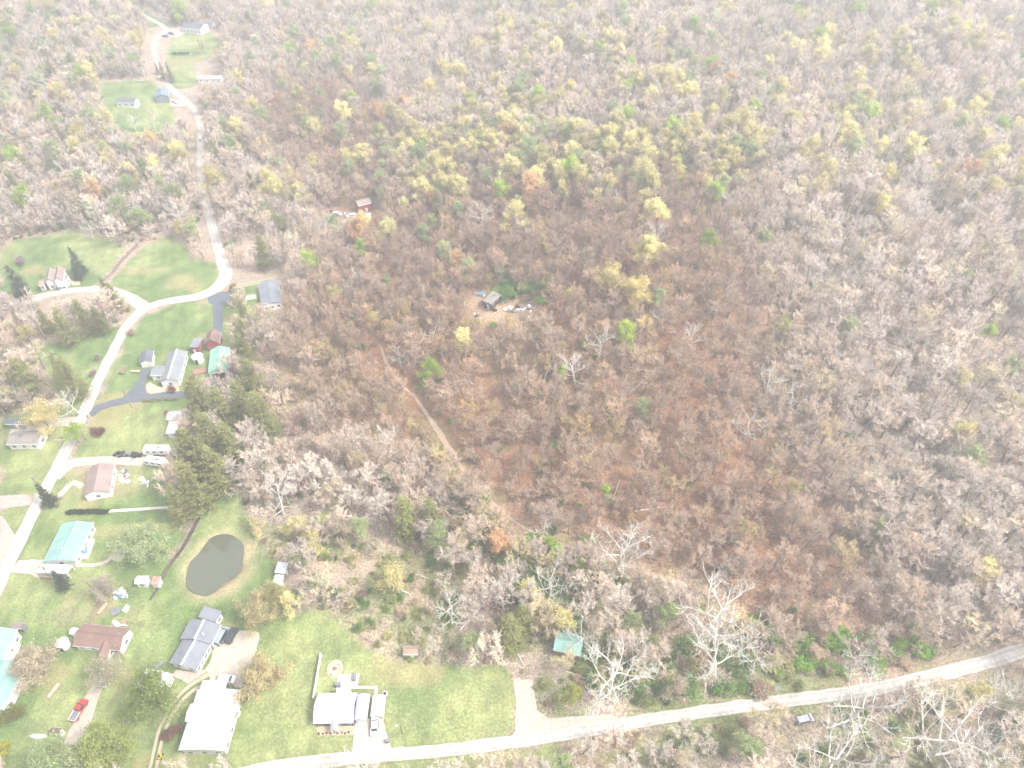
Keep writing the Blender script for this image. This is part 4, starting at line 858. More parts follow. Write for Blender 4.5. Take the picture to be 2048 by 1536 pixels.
def conifer(seed, H, R, dens=1., droop=.15, cone=1.0):
    q = random.Random(seed); T = G(); C = G(); tp, _ = bez((0, 0, -.5), (0, 0, 1), H, 8, q, .02); chain(T, tp, .018 * H, .01, 7)
    n = int(H * 1.9); 
    for i in range(n):
        t = .1 + .9 * (i + .5 * q.random()) / n; z = H * t - .5; rr = R * ((1 - t) ** cone) * q.uniform(.65, 1.15) + .25
        for j in range(int(5 + 2 * q.random())):
            az = q.uniform(0, 6.28); d = np.array([math.cos(az), math.sin(az), .25 - droop * 2 + .5 * t]); bp_, _d = bez((0, 0, z), d, rr, 3, q, .08, .02); chain(T, bp_, .05, .015, 3)
            m_ = max(2, int(rr * 5 * dens))
            for k in range(m_):
                u = min(.15 + .85 * (k + q.random()) / m_, .999) * 3; a = int(u); p = bp_[a] + (bp_[a + 1] - bp_[a]) * (u - a) + np.array([q.gauss(0, .16 + .06 * rr), q.gauss(0, .16 + .06 * rr), q.gauss(0, .1)])
                dirv = nrm(np.array([math.cos(az), math.sin(az), 0]) + .8 * np.array([q.gauss(0, 1), q.gauss(0, 1), q.gauss(.3, .4)])); sd_ = nrm(np.cross(dirv, (0, 0, 1))); L = q.uniform(.45, .85)
                C.face([p - sd_ * .16, p + dirv * L * .5 - sd_ * .2, p + dirv * L, p + dirv * L * .5 + sd_ * .2])
    return T, C
def blob(seed, R, H, n, size, stems=5):
    q = random.Random(seed); T = G(); C = G(); lobes = [(np.array([q.uniform(-.5, .5) * R, q.uniform(-.5, .5) * R, H * q.uniform(.4, .7)]), R * q.uniform(.35, .65)) for _ in range(6)]
    for i in range(stems): az = q.uniform(0, 6.28); bp_, _ = bez((0, 0, -.3), (math.cos(az) * .5, math.sin(az) * .5, 1), H * .8, 3, q, .15); chain(T, bp_, .07, .02, 4)
    for _ in range(n):
        c, r = q.choice(lobes); v = nrm(np.array([q.gauss(0, 1), q.gauss(0, 1), q.gauss(.2, 1)])) * r * q.random() ** .4; v[2] *= H / (2 * R) * 1.2; p = c + v; p[2] = max(p[2], .1)
        a = nrm(np.array([q.gauss(0, 1), q.gauss(0, 1), q.gauss(0, .6)])); b = nrm(np.cross(a, (q.random() - .5, q.random() - .5, 1))); s_ = size * q.uniform(.6, 1.3); C.face([p - a * s_ / 2, p + b * s_ * .4, p + a * s_ / 2, p - b * s_ * .4])
    return T, C
PROTO = {}      # kind -> list of (trunk mesh, crown mesh, joined mesh)
def reg(kind, T, C, mt_, mc_, C2_=None, mc2=None):
    g = G(); 
    def app(src, m_):
        n = len(g.v); g.v.extend(src.v); g.f.extend(tuple(i + n for i in f) for f in src.f); g.m.extend([m_] * len(src.f)); g.uv.extend(src.uv)
    mats = [mt_, mc_]; app(T, 0); app(C, 1)
    cg = C; cm = [mc_]
    if C2_ is not None:
        mats.append(mc2); app(C2_, 2); cg = G(); cg.v = C.v + C2_.v; n = len(C.v); cg.f = C.f + [tuple(i + n for i in f) for f in C2_.f]; cg.m = [0] * len(C.f) + [1] * len(C2_.f); cg.uv = C.uv + C2_.uv; cm = [mc_, mc2]
    PROTO.setdefault(kind, []).append((T.mesh(kind + '_trunk', [mt_]), cg.mesh(kind + '_crown', cm), g.mesh(kind, mats)))
for s_ in range(5):
    T, C, tips = skeleton(100 + s_, 15, 5.2, fork=.4, nl=9, nb=9, nt=7, ntt=4, updir=.95, tw=.05); reg('bare', T, C, M['bark'], M['twig'])
for s_ in range(4):
    T, C, tips = skeleton(200 + s_, 19, 9.5, fork=.2, nl=9, nb=9, nt=6, ntt=1, thick=1.15, updir=.45, tw=.035); reg('sycamore', T, C, M['palebark'], M['palebark'])
for s_ in range(5):
    T, C, tips = skeleton(300 + s_, 15, 4.6, fork=.35, nl=8, nb=7, nt=5, ntt=1, updir=.9, tw=.035); q = random.Random(s_); Lg = G(); leaves(Lg, tips, q, 10 if s_ < 3 else 15, .4, .55); reg('budding', T, C, M['bark'], M['twig'], Lg, M['leaf'])
for s_ in range(3):
    T, C, tips = skeleton(340 + s_, 12, 6.0, fork=.25, nl=9, nb=8, nt=6, ntt=1, updir=.7, tw=.035); q = random.Random(s_); Lg = G(); leaves(Lg, tips, q, 18, .34, .6); reg('leafy', T, C, M['bark'], M['twig'], Lg, M['leaf'])
for s_ in range(3):
    T, C = conifer(400 + s_, 17, 4.6, .95, .1, .8); reg('pine', T, C, M['bark'], M['leaf'])
for s_ in range(2):
    T, C = conifer(420 + s_, 15, 3.8, 1.25, .22, 1.05); reg('spruce', T, C, M['bark'], M['leaf'])
for s_ in range(4):
    T, C = blob(500 + s_, 2.4, 2.3, 380, .4); reg('shrub', T, C, M['bark'], M['leaf'])
for s_ in range(2):
    T, C = blob(520 + s_, 3.6, 5.4, 2600, .3, 9); reg('roundtree', T, C, M['bark'], M['leaf'])
NAMES = {'bare': 'bare_tree', 'sycamore': 'sycamore_tree', 'budding': 'budding_tree', 'leafy': 'leafy_tree', 'pine': 'pine_tree', 'spruce': 'spruce_tree', 'shrub': 'shrub', 'roundtree': 'garden_tree'}
def place_tree(kind, x, y, sc, rz, var, tint, label, cat, group=None, zs=1., name=None):
    root = empty(name or NAMES[kind], (x, y, float(hgt(x, y)) - .05), rz); root.scale = (sc, sc, sc * zs); tag(root, label, cat, group); T, C, J = PROTO[kind][var % len(PROTO[kind])]
    for nm, me in (('trunk' if kind != 'shrub' else 'stem', T), ('crown' if kind != 'shrub' else 'foliage', C)):
        o = bpy.data.objects.new(nm, me); COL.objects.link(o); o.parent = root; o['tint'] = [float(t) for t in tint]
    return root
MAN = []        # hand-placed trees, keep woodland off them
def mt(kind, px, py, sc, tint, label, cat='tree', group=None, zs=1., name=None, keep=2.5):
    p = at(px, py); v = rnd.randrange(99); MAN.append((p[0], p[1], keep * sc)); return place_tree(kind, p[0], p[1], sc, rnd.uniform(0, 6.28), v, tint, label, cat, group, zs, name)
PINE = (.26, .27, .1); SPR = (.085, .11, .07); PALEG = (.36, .42, .19); YEL = (.66, .59, .27); LIME = (.38, .5, .08); ORG = (.6, .38, .2); MAR = (.2, .07, .07); PURP = (.33, .2, .27); TAN = (.5, .42, .3)
for px, py, s_, lb in [(425, 862, 1.15, 'broad pine at the upper end of the pine belt, behind the narrow white shed'), (418, 975, 1.2, 'broad pine overhanging the sheds from the right'), (466, 872, 1.0, 'pine in the belt below the black asphalt apron'), (503, 748, .85, 'pine immediately right of the mint-green roof'), (522, 815, 1.0, 'pine on the outer right edge of the pine belt'), (542, 880, 1.0, 'dark pine at the far right of the pine belt'), (408, 1018, 1.0, 'pine right of the two campers'), (447, 932, 1.1, 'pine in the middle of the pine belt'), (480, 935, .95, 'pine at the right flank of the belt above the ditch'), (375, 1040, .75, 'pine at the end of the concrete path'), (452, 985, .95, 'pine beside the ditch fence top'), (496, 655, .6, 'slim pine along the asphalt strip above the red barn'), (478, 612, .5, 'small pine by the asphalt junction'), (500, 700, .7, 'pine right of the red barn'), (505, 860, 1.0, 'pine between the belt and the bare hillside woods')]:
    mt('pine', px, py, s_ * 1.42, [c * j_ for j_ in [rnd.uniform(.8, 1.15)] for c in PINE], lb, 'pine tree', 'pine belt behind the houses')
for px, py, s_, lb in [(150, 690, 1.1, 'pine in the grove below the farmhouse lane, left one'), (185, 668, 1.05, 'pine in the middle of the grove below the farmhouse'), (212, 668, .85, 'pine at the right of the grove below the farmhouse'), (105, 668, .8, 'pine nearest the pole in the farmhouse grove'), (240, 620, .85, 'pine on the bank beside the road fork'), (222, 600, .7, 'smaller pine just above the road fork'), (70, 790, 1.1, 'pine in the left-edge woods above the dark shed'), (165, 795, 1.2, 'large pine left of the lane above the yellow tree'), (140, 770, 1.0, 'pine behind the large lane-side pine'), (20, 820, .9, 'pine at the left edge by the dark shed'), (1020, 1300, 1.15, 'tall green fir in the woods right of the lawn'), (1045, 1265, .9, 'second fir just behind the tall green one'), (345, 165, .8, 'slim dark pine beside the far lane'), (330, 160, .7, 'pine left of the far lane pines'), (350, 45, .7, 'round pine left of the far dark-roofed house'), (425, 35, .85, 'tall pine behind the far dark-roofed house'), (470, 60, .7, 'pine right of the far lawn'), (318, 150, .5, 'little pine by the far hedge')]:
    mt('pine', px, py, s_, [c * j_ for j_ in [rnd.uniform(.8, 1.2)] for c in PINE], lb, 'pine tree')
for px, py, s_, lb in [(52, 597, 1.15, 'tall dark spruce left of the white farmhouse'), (165, 548, .95, 'dark spruce behind the farmhouse'), (105, 1010, .75, 'dark cedar beside the lane junction'), (132, 1175, .6, 'dark cedar in front of the teal-roofed house porch'), (160, 560, .6, 'small spruce behind the farmhouse deck')]:
    mt('spruce', px, py, s_, SPR, lb, 'spruce tree')
SY = (.6, .56, .48)
for px, py, s_, lb in [(1214, 1395, 1.3, 'large white-barked sycamore right of the teal barn'), (1418, 1345, 1.2, 'spreading white sycamore seen from above near the road verge'), (1420, 1280, 1.3, 'white sycamore above the spreading one, bordering the hillside'), (1236, 1145, 1.15, 'pale sycamore beside the dirt track in the hollow'), (1690, 1455, 1.25, 'bare sycamore reaching over the road at right'), (1500, 1338, .75, 'leaning white sycamore at the lower edge of the hillside'), (1640, 1555, 1.25, 'white sycamore at the bottom edge below the road'), (1850, 1520, 1.35, 'broad white sycamore at the bottom right'), (1975, 1420, .75, 'small white sycamore below the road at the right edge'), (568, 1030, .9, 'white sycamore above the pond at the lawn edge'), (368, 458, .85, 'white sycamore at the upper tip of the curved lawn'), (288, 452, .8, 'white sycamore left of the lawn tip'), (140, 375, .75, 'white sycamore in the left woods'), (192, 240, .6, 'white tree trunk left of the far clearing'), (272, 262, .6, 'slender white tree on the lower far clearing'), (312, 262, .65, 'slender white tree right on the far clearing'), (545, 470, .55, 'slim white tree in the thicket above the tin cottage'), (655, 490, .9, 'big forked pale tree left of the yellow tree by the red cottage'), (1100, 1200, .75, 'pale tree in the lower wooded hollow'), (1085, 1070, .5, 'slim white tree beside the dirt track'), (865, 690, .6, 'white tree above the lime-green tree on the hillside'), (1620, 590, .7, 'pale tree among light green shrubs right of the hill'), (1560, 930, .45, 'pale slim tree on the right hillside'), (905, 1250, .7, 'pale tree above the lawn edge'), (160, 830, .7, 'bare white tree behind the yellow tree'), (318, 118, .65, 'white tree beside the far lane bend'), (190, 1100 - 620, .55, 'white tree on the far edge of the farmhouse field'), (1700, 1330, .6, 'pale bare tree over the green thicket at right'), (1160, 1300, .6, 'white sycamore overhanging the teal barn'), (1950, 1505, .7, 'white sycamore in the bottom right corner')]:
    mt('sycamore', px, py, s_, SY, lb, 'sycamore tree', keep=6)
BUD = [(1293, 535, .95, YEL, 'golden budding tree on the upper right hillside'), (1212, 590, .95, YEL, 'golden budding tree right of the cabin'), (1268, 612, .9, YEL, 'second golden tree further right of the cabin'), (1243, 705, .85, LIME, 'lime-green tree on the slope right of the cabin'), (862, 760, .7, LIME, 'round lime-green tree near the dirt track'), (932, 570, .8, PALEG, 'pale green slender tree left of the cabin'), (888, 535, .8, PALEG, 'pale green tree, left neighbour of the slender one'), (845, 500, .8, PALEG, 'pale green tree low on the upper left hillside'), (868, 470, .75, PALEG, 'pale green tree near the yellow corner trees'), (922, 450, .8, PALEG, 'pale green twin-trunk tree at the hillside top left'), (808, 440, .75, YEL, 'yellow tree at the top left corner of the hillside'), (870, 420, .65, ORG, 'orange-budding tree behind the hillside corner'), (1137, 605, .45, LIME, 'small lime tree just right of the cabin thicket'), (1376, 195, 1.0, PALEG, 'large pale green round tree in the far woods'), (1703, 195, .95, YEL, 'bright yellow tree in the far right woods'), (1808, 200, .75, YEL, 'yellow tree right of the bright far one'), (1828, 240, .7, YEL, 'yellow tree lower in the far right row'), (1380, 240, .65, YEL, 'yellow tree below the large pale green one'), (1765, 385, .85, YEL, 'yellow tree in the right woods'), (1945, 370, .75, YEL, 'yellow tree near the right edge'), (1820, 300, .75, YEL, 'yellow tree between two others at right'), (1865, 165, .5, YEL, 'small yellow tree in the far right'), (1360, 410, .4, LIME, 'small yellow-green tree near the hillside top right'), (780, 490, .95, YEL, 'broad yellow tree below the red cottage'), (730, 480, 1.0, YEL, 'wide yellow tree left under the red cottage'), (105, 865, .95, YEL, 'yellow-leaved tree beside the gravel drive on the left'), (162, 885, .6, LIME, 'yellow-green bush tree on the lane side'), (1000, 1110, .8, ORG, 'tan-orange tree in the hollow above the lawn'), (1115, 1135, .6, LIME, 'lime thicket tree in the hollow, left'), (1150, 1150, .65, (.24, .27, .05), 'olive tree in the hollow beside the lime one'), (1205, 1000, .4, LIME, 'small lime tree alone on the lower hillside'), (1602, 985, .25, LIME, 'tiny lime tree on the right hillside'), (1785, 800, .6, PALEG, 'pale yellow-green tree in the right woods'), (295, 1120, 1.05, PALEG, 'light green tree on the lawn left of the ditch'), (325, 1420, 1.15, (.24, .3, .09), 'round pale green tree over the white metal shed'), (235, 1535, 1.1, (.24, .3, .09), 'pale green tree at the bottom edge near the two-track'), (130, 1560, 1.05, PALEG, 'pale green tree in the bottom left corner'), (190, 1555, 1.0, PALEG, 'pale green tree between the bottom-edge ones'), (528, 1240, .9, (.5, .47, .24), 'wide yellow-tan tree between the pond and the grey-roofed house'), (538, 1375, .95, (.44, .43, .2), 'sparse yellow-green tree beside the gravel yard'), (560, 1210, .7, (.5, .46, .22), 'yellow-tan tree by the weathered shed'), (220, 1195, .6, TAN, 'tan budding tree near the fenced yard'), (90, 1350, .9, TAN, 'pinkish tan tree right of the lower teal roof'), (225, 1365, .7, TAN, 'tan tree in front of the brown-roofed house'), (600, 1070, .6, YEL, 'yellow-green tree at the woods edge by the pond'), (655, 1060, .5, LIME, 'light green tree in the woods right of the pond'), (1140, 1410, .6, (.38, .36, .1), 'yellow-green bush tree beside the gravel turnout'), (410, 110, .65, YEL, 'yellow tree at the edge of the far lawn'), (440, 125, .6, YEL, 'second yellow tree by the far lawn'), (215, 95, .5, YEL, 'yellow tree in the far left woods'), (1105, 1105, .5, LIME, 'bright lime bush tree beside the track end'), (1245, 455, .5, YEL, 'yellow tree in the upper middle of the hillside'), (1325, 445, .5, YEL, 'yellow tree right in the upper hillside'), (1035, 430, .6, YEL, 'yellow tree in the upper left hillside woods')]
for px, py, s_, tn, lb in BUD: mt(keep=5, *('leafy' if (px < 720 and py > 840) or 'round' in lb or 'golden' in lb else 'budding', px, py, s_ * 1.12, [c * rnd.uniform(.92, 1.1) for c in tn], lb, 'budding tree'))
for px, py, s_, tn, lb in [(200, 868, .7, MAR, 'large round maroon shrub beside the lane'), (347, 782, .55, (.26, .12, .1), 'maroon shrub in front of the ranch house'), (337, 828, .35, (.4, .13, .07), 'small bright red shrub above the white sheds'), (470, 580, .55, (.42, .12, .13), 'red-pink shrub at the lane bend'), (195, 720, .4, PURP, 'purple redbud on the left of the lane'), (188, 750, .4, PURP, 'second purple redbud below the first'), (48, 528, .75, PURP, 'purple redbud in the farmhouse field'), (33, 1438, .85, (.2, .2, .05), 'round clipped olive shrub beside the lower teal roof'), (3, 1510, .8, (.4, .38, .06), 'yellow-green round tree in the bottom left corner'), (352, 1470, .55, (.24, .14, .1), 'reddish shrub left of the big white barn'), (250, 745, .5, TAN, 'sparse tan tree in a ring bed on the grass'), (488, 1405, .35, (.18, .17, .05), 'small olive bush right of the white barn'), (160, 530, .4, PURP, 'small purple tree beside the farmhouse'), (330, 1475, .4, (.22, .12, .09), 'small rusty shrub beside the two-track')]:
    mt('roundtree', px, py, s_, tn, lb, 'shrub', keep=3)
GREEN = (.13, .21, .06); BRG = (.2, .34, .05)
for k_ in range(20):  # hedge
    mt('shrub', 136 + k_ * 4.2, 1026 - k_ * .1, .5, (.06, .08, .04), 'dark clipped hedge bush in the row at the left end of the concrete path', 'hedge', 'hedge above the teal-roofed house', name='hedge_bush')
for k_ in range(7):
    mt('shrub', 349 + k_ * 4.5, 109, .75, (.06, .08, .04), 'dark hedge bush in the row on the far lawn', 'hedge', 'hedge on the far lawn', name='hedge_bush')
for k_ in range(9):
    mt('shrub', 290 + k_ * 8.2, 803 - k_ * .5, .45, (.26, .24, .08), 'small ornamental shrub in the planted row below the asphalt drive', 'shrub', 'planted row by the asphalt drive')
for k_ in range(9):
    mt('shrub', 638 + k_ * 7.5, 1467 + (k_ % 2) * 2 - k_ * .3, .16, (.16, .09, .06), 'tiny bush in the tan bed in front of the bungalow', 'shrub', 'bed in front of the bungalow')
for px, py, s_, lb in [(1000, 590, 1.5, 'bright green shrub against the back of the cabin'), (985, 592, 1.1, 'green shrub at the rear left of the cabin'), (1022, 588, 1.4, 'green shrub behind the cabin, right one'), (1045, 585, 1.2, 'green shrub above the debris pile'), (985, 655, .9, 'green shrub in the clearing below the cabin'), (1080, 605, 1.4, 'green shrub right of the debris pile'), (1095, 660, 1.0, 'low green shrub below the debris pile'), (1170, 700, 1.2, 'green shrub on the slope right of the cabin'), (845, 772, 1.1, 'green shrub under the lime-green tree'), (1045, 1110, 1.0, 'vivid green shrub in the hollow'), (820, 1318, .6, 'bush beside the playhouse')]:
    mt('shrub', px, py, s_, BRG, lb, 'shrub')

# ------------------------------------------------------------------ woodland: nearest trees as objects, the rest as stuff
IXF = lambda x: np.clip(np.round((x - GX[0]) / 1.5).astype(int), 0, len(GX) - 1)
IYF = lambda y: np.clip(np.round((y - GY[0]) / 1.5).astype(int), 0, len(GY) - 1)
def at_mask(m, x, y): return m[IYF(y), IXF(x)]
OPEN = (blur(lawn, 1) > .35) | CLEAR | (blur(CLEAR, 1) > .4)
OPENS = lawn | CLEAR
def scatter(step, jit, rs):
    xs = np.arange(-465, 465, step); ys = np.arange(40, 735, step); X, Y = np.meshgrid(xs, ys); X = X + rs.uniform(-jit, jit, X.shape) * step; Y = Y + rs.uniform(-jit, jit, Y.shape) * step
    X = X.ravel(); Y = Y.ravel(); Z = hgt(X, Y); px, py, zc = proj(X, Y, Z); ok = (px > -150) & (px < 2200) & (py > -140) & (py < 1720); return X[ok], Y[ok], Z[ok], px[ok], py[ok], zc[ok]
def far_from_man(X, Y, f=1.):
    ok = np.ones(X.shape, bool)
    for x, y, r_ in MAN: ok &= (X - x) ** 2 + (Y - y) ** 2 > (r_ * f) ** 2
    return ok
rs = np.random.RandomState(5)
X, Y, Z, px, py, zc = scatter(4.55, .45, rs)
ok = ~at_mask(OPEN, X, Y) & far_from_man(X, Y) & ~at_mask(cabinf > .3, X, Y)
dens = .92 + .5 * (vnoise(X, Y, 30, 30) - .5); hilly = at_mask(hillf, X, Y); und_ = at_mask(blur(under, 2), X, Y)
dens = np.where(hilly > .5, dens * np.clip(.95 + (600 - py) / 1200, .82, 1.2), dens)
dens = np.where(und_ > .5, dens * .33, dens); dens = np.where((px > 1570) & (px < 1850) & (py > 1250) & (py < 1350), .2, dens); ok &= rs.rand(len(X)) < dens
X, Y, Z, px, py, zc, hilly, und_ = [a[ok] for a in (X, Y, Z, px, py, zc, hilly, und_)]
# probability of a budding crown: the upper right belt, the creek woods
pb = .025 + .06 * sst((vnoise(X, Y, 40, 31) - .5) / .3) * (py < 500) + .55 * ((px > 760) & (px < 1420) & (py > 290) & (py < 430)) * (1 - (py - 290) / 160) + .15 * ((px > 950) & (py < 350)) * sst((vnoise(X, Y, 25, 32) - .5) / .25) + .12 * ((px < 700) & (py > 850)) + .1 * ((px < 420) & (py < 900)) + .14 * und_ + .05 * (py < 420)
isb = rs.rand(len(X)) < pb
pine_ = (~isb) & (rs.rand(len(X)) < .012) & (px < 900)
sycr = (~isb) & (~pine_) & (rs.rand(len(X)) < .014 + .02 * und_)
kinds = np.where(isb, 'budding', np.where(pine_, 'pine', np.where(sycr, 'sycamore', 'bare')))
def tint_for(k, i):
    x, y = X[i], Y[i]; j = rs.uniform(.82, 1.2); hz = hilly[i]
    if k == 'bare': a = np.array((.6, .52, .44)) if rs.rand() < .6 else np.array((.62, .5, .39)); a = a * (1 - np.array((.3, .42, .5)) * hz) ; a = a + (rs.rand() < .12) * np.array((.03, .03, -.06)); return tuple(a * j)  # hillside twigs browner, and darkened for the same painted veil contrast
    if k == 'sycamore': return SY
    if k == 'pine': return tuple(np.array(PINE) * j)
    r_ = rs.rand(); tops = (py[i] < 520) and px[i] > 800
    c = YEL if r_ < (.62 if tops else .3) else PALEG if r_ < .72 else TAN if r_ < .93 else ORG if r_ < .95 else LIME
    return tuple(np.array(c) * j)
TI = [tint_for(k, i) for i, k in enumerate(kinds)]
SC = np.where(kinds == 'sycamore', rs.uniform(.5, .8, len(X)), np.where(kinds == 'budding', rs.uniform(.55, 1.0, len(X)) * np.where(py < 500, 1.3, 1.), rs.uniform(.5, 1.2, len(X)) * np.where(hilly > .5, .85, 1.))); RZ = rs.uniform(0, 6.28, len(X)); VA = rs.randint(0, 60, len(X))
def zone(x, y, pxx, pyy):
    if pyy > 1395: return 'in the brush along and below the bottom road'
    if pyy > 1120 and pxx > 840: return 'in the wooded hollow above the bottom road'
    if pxx < 480 and pyy > 560: return 'around the houses and lawns on the left'
    if pxx < 900 and pyy > 800: return 'in the woods between the pond and the hillside'
    if pxx >= 900 and pyy > 600: return 'on the leaf-covered hillside and the slope to its right'
    return 'in the far woods of the upper photo'
WORD = {'bare': ('leafless grey-brown tree', 'bare tree'), 'budding': ('yellow-green budding tree', 'budding tree'), 'pine': ('small dark pine', 'pine tree'), 'sycamore': ('pale white-barked tree', 'sycamore tree')}
inframe = (px > -10) & (px < 2058) & (py > 0) & (py < 1560)
rest = {}
for k, quota in (('bare', 290), ('budding', 230), ('pine', 250), ('sycamore', 240)):
    I = np.nonzero(kinds == k)[0]; size = SC[I] / zc[I] * inframe[I]; order = I[np.argsort(-size)]; sel = [i for i in order[:quota] if inframe[i]]
    for i in sel:
        zn = zone(X[i], Y[i], px[i], py[i]); place_tree(k, float(X[i]), float(Y[i]), float(SC[i]), float(RZ[i]), int(VA[i]), TI[i], '%s standing %s' % (WORD[k][0], zn), WORD[k][1], '%ss %s' % (WORD[k][1], zn))
    ss = set(sel); rest[k] = [i for i in I if i not in ss]
# gn instancer for a mass of one kind
def gn_mass(name, kind, pts, tints, scs, rzs, label, cat):
    if not len(pts): return
    pc = bpy.data.collections.new(name + '_kinds')
    for n, (T, C, J) in enumerate(PROTO[kind]):
        o = bpy.data.objects.new('%s_form' % NAMES[kind], J); pc.objects.link(o)
    me = bpy.data.meshes.new(name); me.vertices.add(len(pts)); me.vertices.foreach_set('co', np.array(pts, np.float32).ravel())
    a = me.attributes.new('tint', 'FLOAT_COLOR', 'POINT'); a.data.foreach_set('color', np.concatenate([np.array(tints), np.ones((len(pts), 1))], 1).astype(np.float32).ravel())
    a = me.attributes.new('size', 'FLOAT', 'POINT'); a.data.foreach_set('value', np.array(scs, np.float32)); a = me.attributes.new('turn', 'FLOAT', 'POINT'); a.data.foreach_set('value', np.array(rzs, np.float32))
    a = me.attributes.new('form', 'INT', 'POINT'); a.data.foreach_set('value', np.random.RandomState(len(pts)).randint(0, len(PROTO[kind]), len(pts)).astype(np.int32))
    ob = bpy.data.objects.new(name, me); COL.objects.link(ob); tag(ob, label, cat, kind='stuff')
    ng = bpy.data.node_groups.new(name + '_spread', 'GeometryNodeTree'); ng.interface.new_socket('Geometry', in_out='INPUT', socket_type='NodeSocketGeometry'); ng.interface.new_socket('Geometry', in_out='OUTPUT', socket_type='NodeSocketGeometry')
    N = ng.nodes; Lk = ng.links; gi = N.new('NodeGroupInput'); go = N.new('NodeGroupOutput'); m2p = N.new('GeometryNodeMeshToPoints'); ci = N.new('GeometryNodeCollectionInfo'); ci.inputs[0].default_value = pc; ci.inputs['Separate Children'].default_value = True; ci.inputs['Reset Children'].default_value = True
    ip = N.new('GeometryNodeInstanceOnPoints'); ip.inputs['Pick Instance'].default_value = True
    def attr(nm, ty): x = N.new('GeometryNodeInputNamedAttribute'); x.data_type = ty; x.inputs[0].default_value = nm; return next(s for s in x.outputs if s.enabled and s.name == 'Attribute')
    cx = N.new('ShaderNodeCombineXYZ'); Lk.new(attr('turn', 'FLOAT'), cx.inputs[2]); e2r = N.new('FunctionNodeEulerToRotation'); Lk.new(cx.outputs[0], e2r.inputs[0])
    Lk.new(gi.outputs[0], m2p.inputs[0]); Lk.new(m2p.outputs[0], ip.inputs['Points']); Lk.new(ci.outputs[0], ip.inputs['Instance']); Lk.new(attr('form', 'INT'), ip.inputs['Instance Index']); Lk.new(e2r.outputs[0], ip.inputs['Rotation']); Lk.new(attr('size', 'FLOAT'), ip.inputs['Scale']); Lk.new(ip.outputs[0], go.inputs[0])
    md = ob.modifiers.new('spread', 'NODES'); md.node_group = ng; return ob
for k, nm, lb in (('bare', 'distant_woodland', 'mass of leafless grey-brown trees covering the hills beyond the nearest ones'), ('budding', 'distant_budding_woodland', 'yellow and pale green budding crowns scattered through the far woods'), ('pine', 'distant_pine_wood', 'scattered far pines'), ('sycamore', 'distant_pale_woodland', 'pale-barked trees scattered through the far woods')):
    I = rest[k]; gn_mass(nm, k, [(X[i], Y[i], Z[i] - .1) for i in I], [TI[i] for i in I], [SC[i] for i in I], [RZ[i] for i in I], lb, 'woodland')
# understorey
rs = np.random.RandomState(9); X, Y, Z, px, py, zc = scatter(3.0, .5, rs); ok = ~at_mask(OPENS, X, Y)
uf = at_mask(np.maximum(underf, .0), X, Y); pr = .10 * (vnoise(X, Y, 16, 40) > .55) + .02 + .75 * uf + .5 * at_mask(blur(trackside, 2), X, Y) * (vnoise(X, Y, 8, 41) > .4) + .16 * ((px < 480) & (py > 150)) + .10 * ((px < 900) & (py > 900))
green_thick = ((px > 1570) & (px < 1850) & (py > 1260) & (py < 1350)) | ((px > 1000) & (px < 1200) & (py > 1080) & (py < 1260)) | ((px > 1480) & (px < 1570) & (py > 1230) & (py < 1390)) | ((px > 990) & (px < 1110) & (py > 540) & (py < 600)) | ((px > 1180) & (px < 1500) & (py > 1290) & (py < 1390)) | ((px > 870) & (px < 1010) & (py > 900) & (py < 1100) & (py > 900 + (px - 900) * 1.1) & (py < 1040 + (px - 900) * 1.1))
pr = np.where(green_thick, .8, pr); ok &= rs.rand(len(X)) < pr
X, Y, Z, px, py, zc, green_thick = [a[ok] for a in (X, Y, Z, px, py, zc, green_thick)]
def stint(i):
    r_ = rs.rand(); c = np.array(BRG) * .85 if green_thick[i] and px[i] > 1500 and r_ < .7 else np.array(GREEN) * 1.15 if green_thick[i] and r_ < .6 else np.array(GREEN) if r_ < .3 else np.array((.24, .27, .1)) if r_ < .62 else np.array((.36, .35, .15)) if r_ < .8 else np.array((.36, .27, .18))
    return tuple(c * rs.uniform(.8, 1.25))
TI = [stint(i) for i in range(len(X))]; SC = rs.uniform(.4, 1.0, len(X)) * np.where(green_thick, 1.75, 1.); RZ = rs.uniform(0, 6.28, len(X))
inframe = (px > -5) & (px < 2053) & (py > 0) & (py < 1545); order = np.argsort(-(SC / zc * inframe)); sel = [i for i in order[:240] if inframe[i]]
for i in sel:
    zn = zone(X[i], Y[i], px[i], py[i]); place_tree('shrub', float(X[i]), float(Y[i]), float(SC[i]), float(RZ[i]), int(i), TI[i], 'low leafy undergrowth shrub %s' % zn, 'shrub', 'undergrowth shrubs %s' % zn)
ss = set(sel); I = [i for i in range(len(X)) if i not in ss]
gn_mass('undergrowth', 'shrub', [(X[i], Y[i], Z[i]) for i in I], [TI[i] for i in I], [SC[i] for i in I], [RZ[i] for i in I], 'low green and tan undergrowth beneath the trees', 'undergrowth')
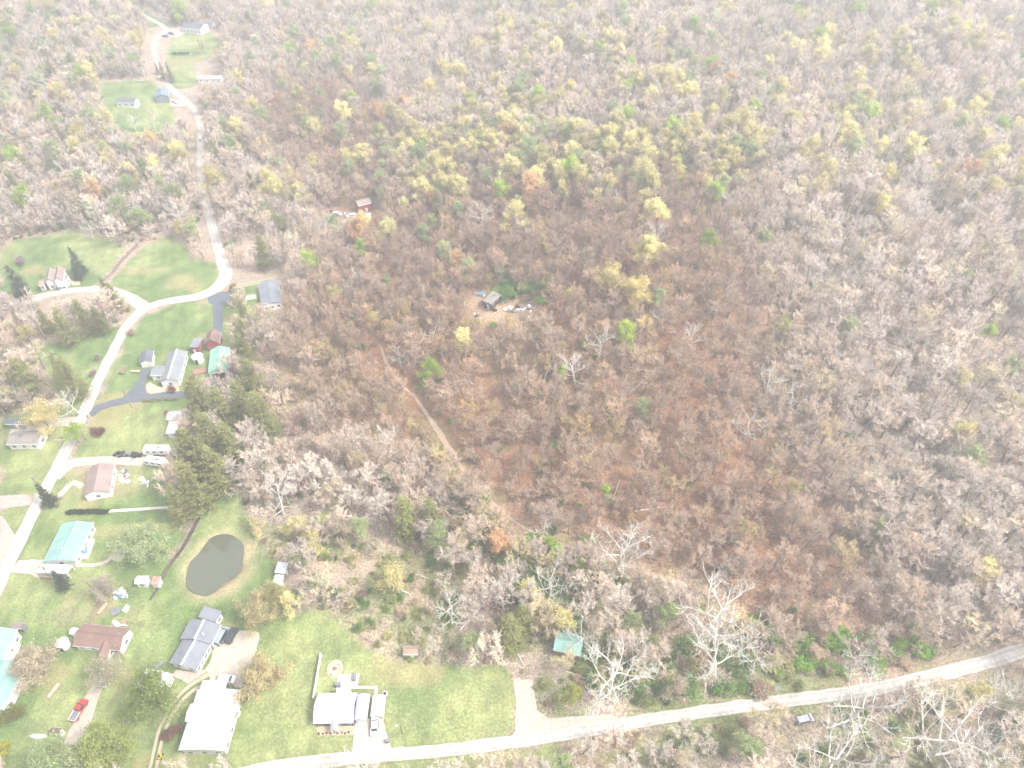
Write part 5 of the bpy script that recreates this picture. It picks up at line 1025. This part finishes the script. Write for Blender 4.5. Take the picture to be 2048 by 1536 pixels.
# saplings and brush: thin bare stems over the whole forest floor
rs = np.random.RandomState(21); X, Y, Z, px, py, zc = scatter(3.3, .5, rs); ok = ~at_mask(OPEN, X, Y) & ~at_mask(cabinf > .3, X, Y) & (py > 330) & (rs.rand(len(X)) < .75) & ((at_mask(blur(under, 2), X, Y) < .5) | (rs.rand(len(X)) < .35))
X, Y, Z = X[ok], Y[ok], Z[ok]; hz = at_mask(hillf, X, Y)
TS = [tuple(np.array((.58, .47, .37)) * (1 - np.array((.25, .38, .46)) * h_) * rs.uniform(.75, 1.2)) for h_ in hz]  # saplings carry the same painted hillside darkening
gn_mass('sapling_brush', 'bare', [(X[i], Y[i], Z[i]) for i in range(len(X))], TS, rs.uniform(.13, .4, len(X)), rs.uniform(0, 6.28, len(X)), 'thin bare saplings and brush covering the forest floor', 'brush')
# fallen trunks
fl = 0
for i in range(46):
    pxx, pyy = rnd.uniform(820, 1800), rnd.uniform(560, 1400); p = at(pxx, pyy)
    if OPENS[IYF(p[1]), IXF(p[0])]: continue
    a = rnd.uniform(0, 3.14); L = rnd.uniform(5, 11); q = np.array([p[0] + L * math.cos(a), p[1] + L * math.sin(a)]); d = np.array([q[0] - p[0], q[1] - p[1], float(hgt(*q)) - p[2]])
    g = G(); g.tube((0, 0, .25), tuple(d * .5 + np.array([0, 0, .25])), .2, .15, 6, cap=True); g.tube(tuple(d * .5 + np.array([0, 0, .25])), tuple(d + np.array([0, 0, .3])), .15, .06, 6)
    o = g.build('fallen_trunk', M['palebark'], None, tuple(p)); tag(o, 'bleached fallen trunk lying on the leaf litter of the hillside', 'log', 'fallen trunks on the hillside')

# ------------------------------------------------------------------ haze
g = G(); g.box((0, 2000, 95), (11000, 11000, 620)); mh = bpy.data.materials.new('haze'); mh.use_nodes = True; n = mh.node_tree; n.nodes.clear(); pv = n.nodes.new('ShaderNodeVolumePrincipled'); pv.inputs['Color'].default_value = (.97, .98, 1, 1); pv.inputs['Density'].default_value = HAZE; pv.inputs['Anisotropy'].default_value = .2; ou = n.nodes.new('ShaderNodeOutputMaterial'); n.links.new(pv.outputs[0], ou.inputs['Volume'])
zlo = float(Z2.min()) - 1.5; zhi = max(float(Z2.max()) + 30, 230)
g = G(); g.box((0, 0, (zlo + zhi) / 2), (13000, 13000, zhi - zlo)); tag(g.build('haze', mh), kind='stuff')
print('trees', len(MAN), {k: len(v) for k, v in rest.items()}, 'under', len(I), 'zmax', float(Z2.max()))
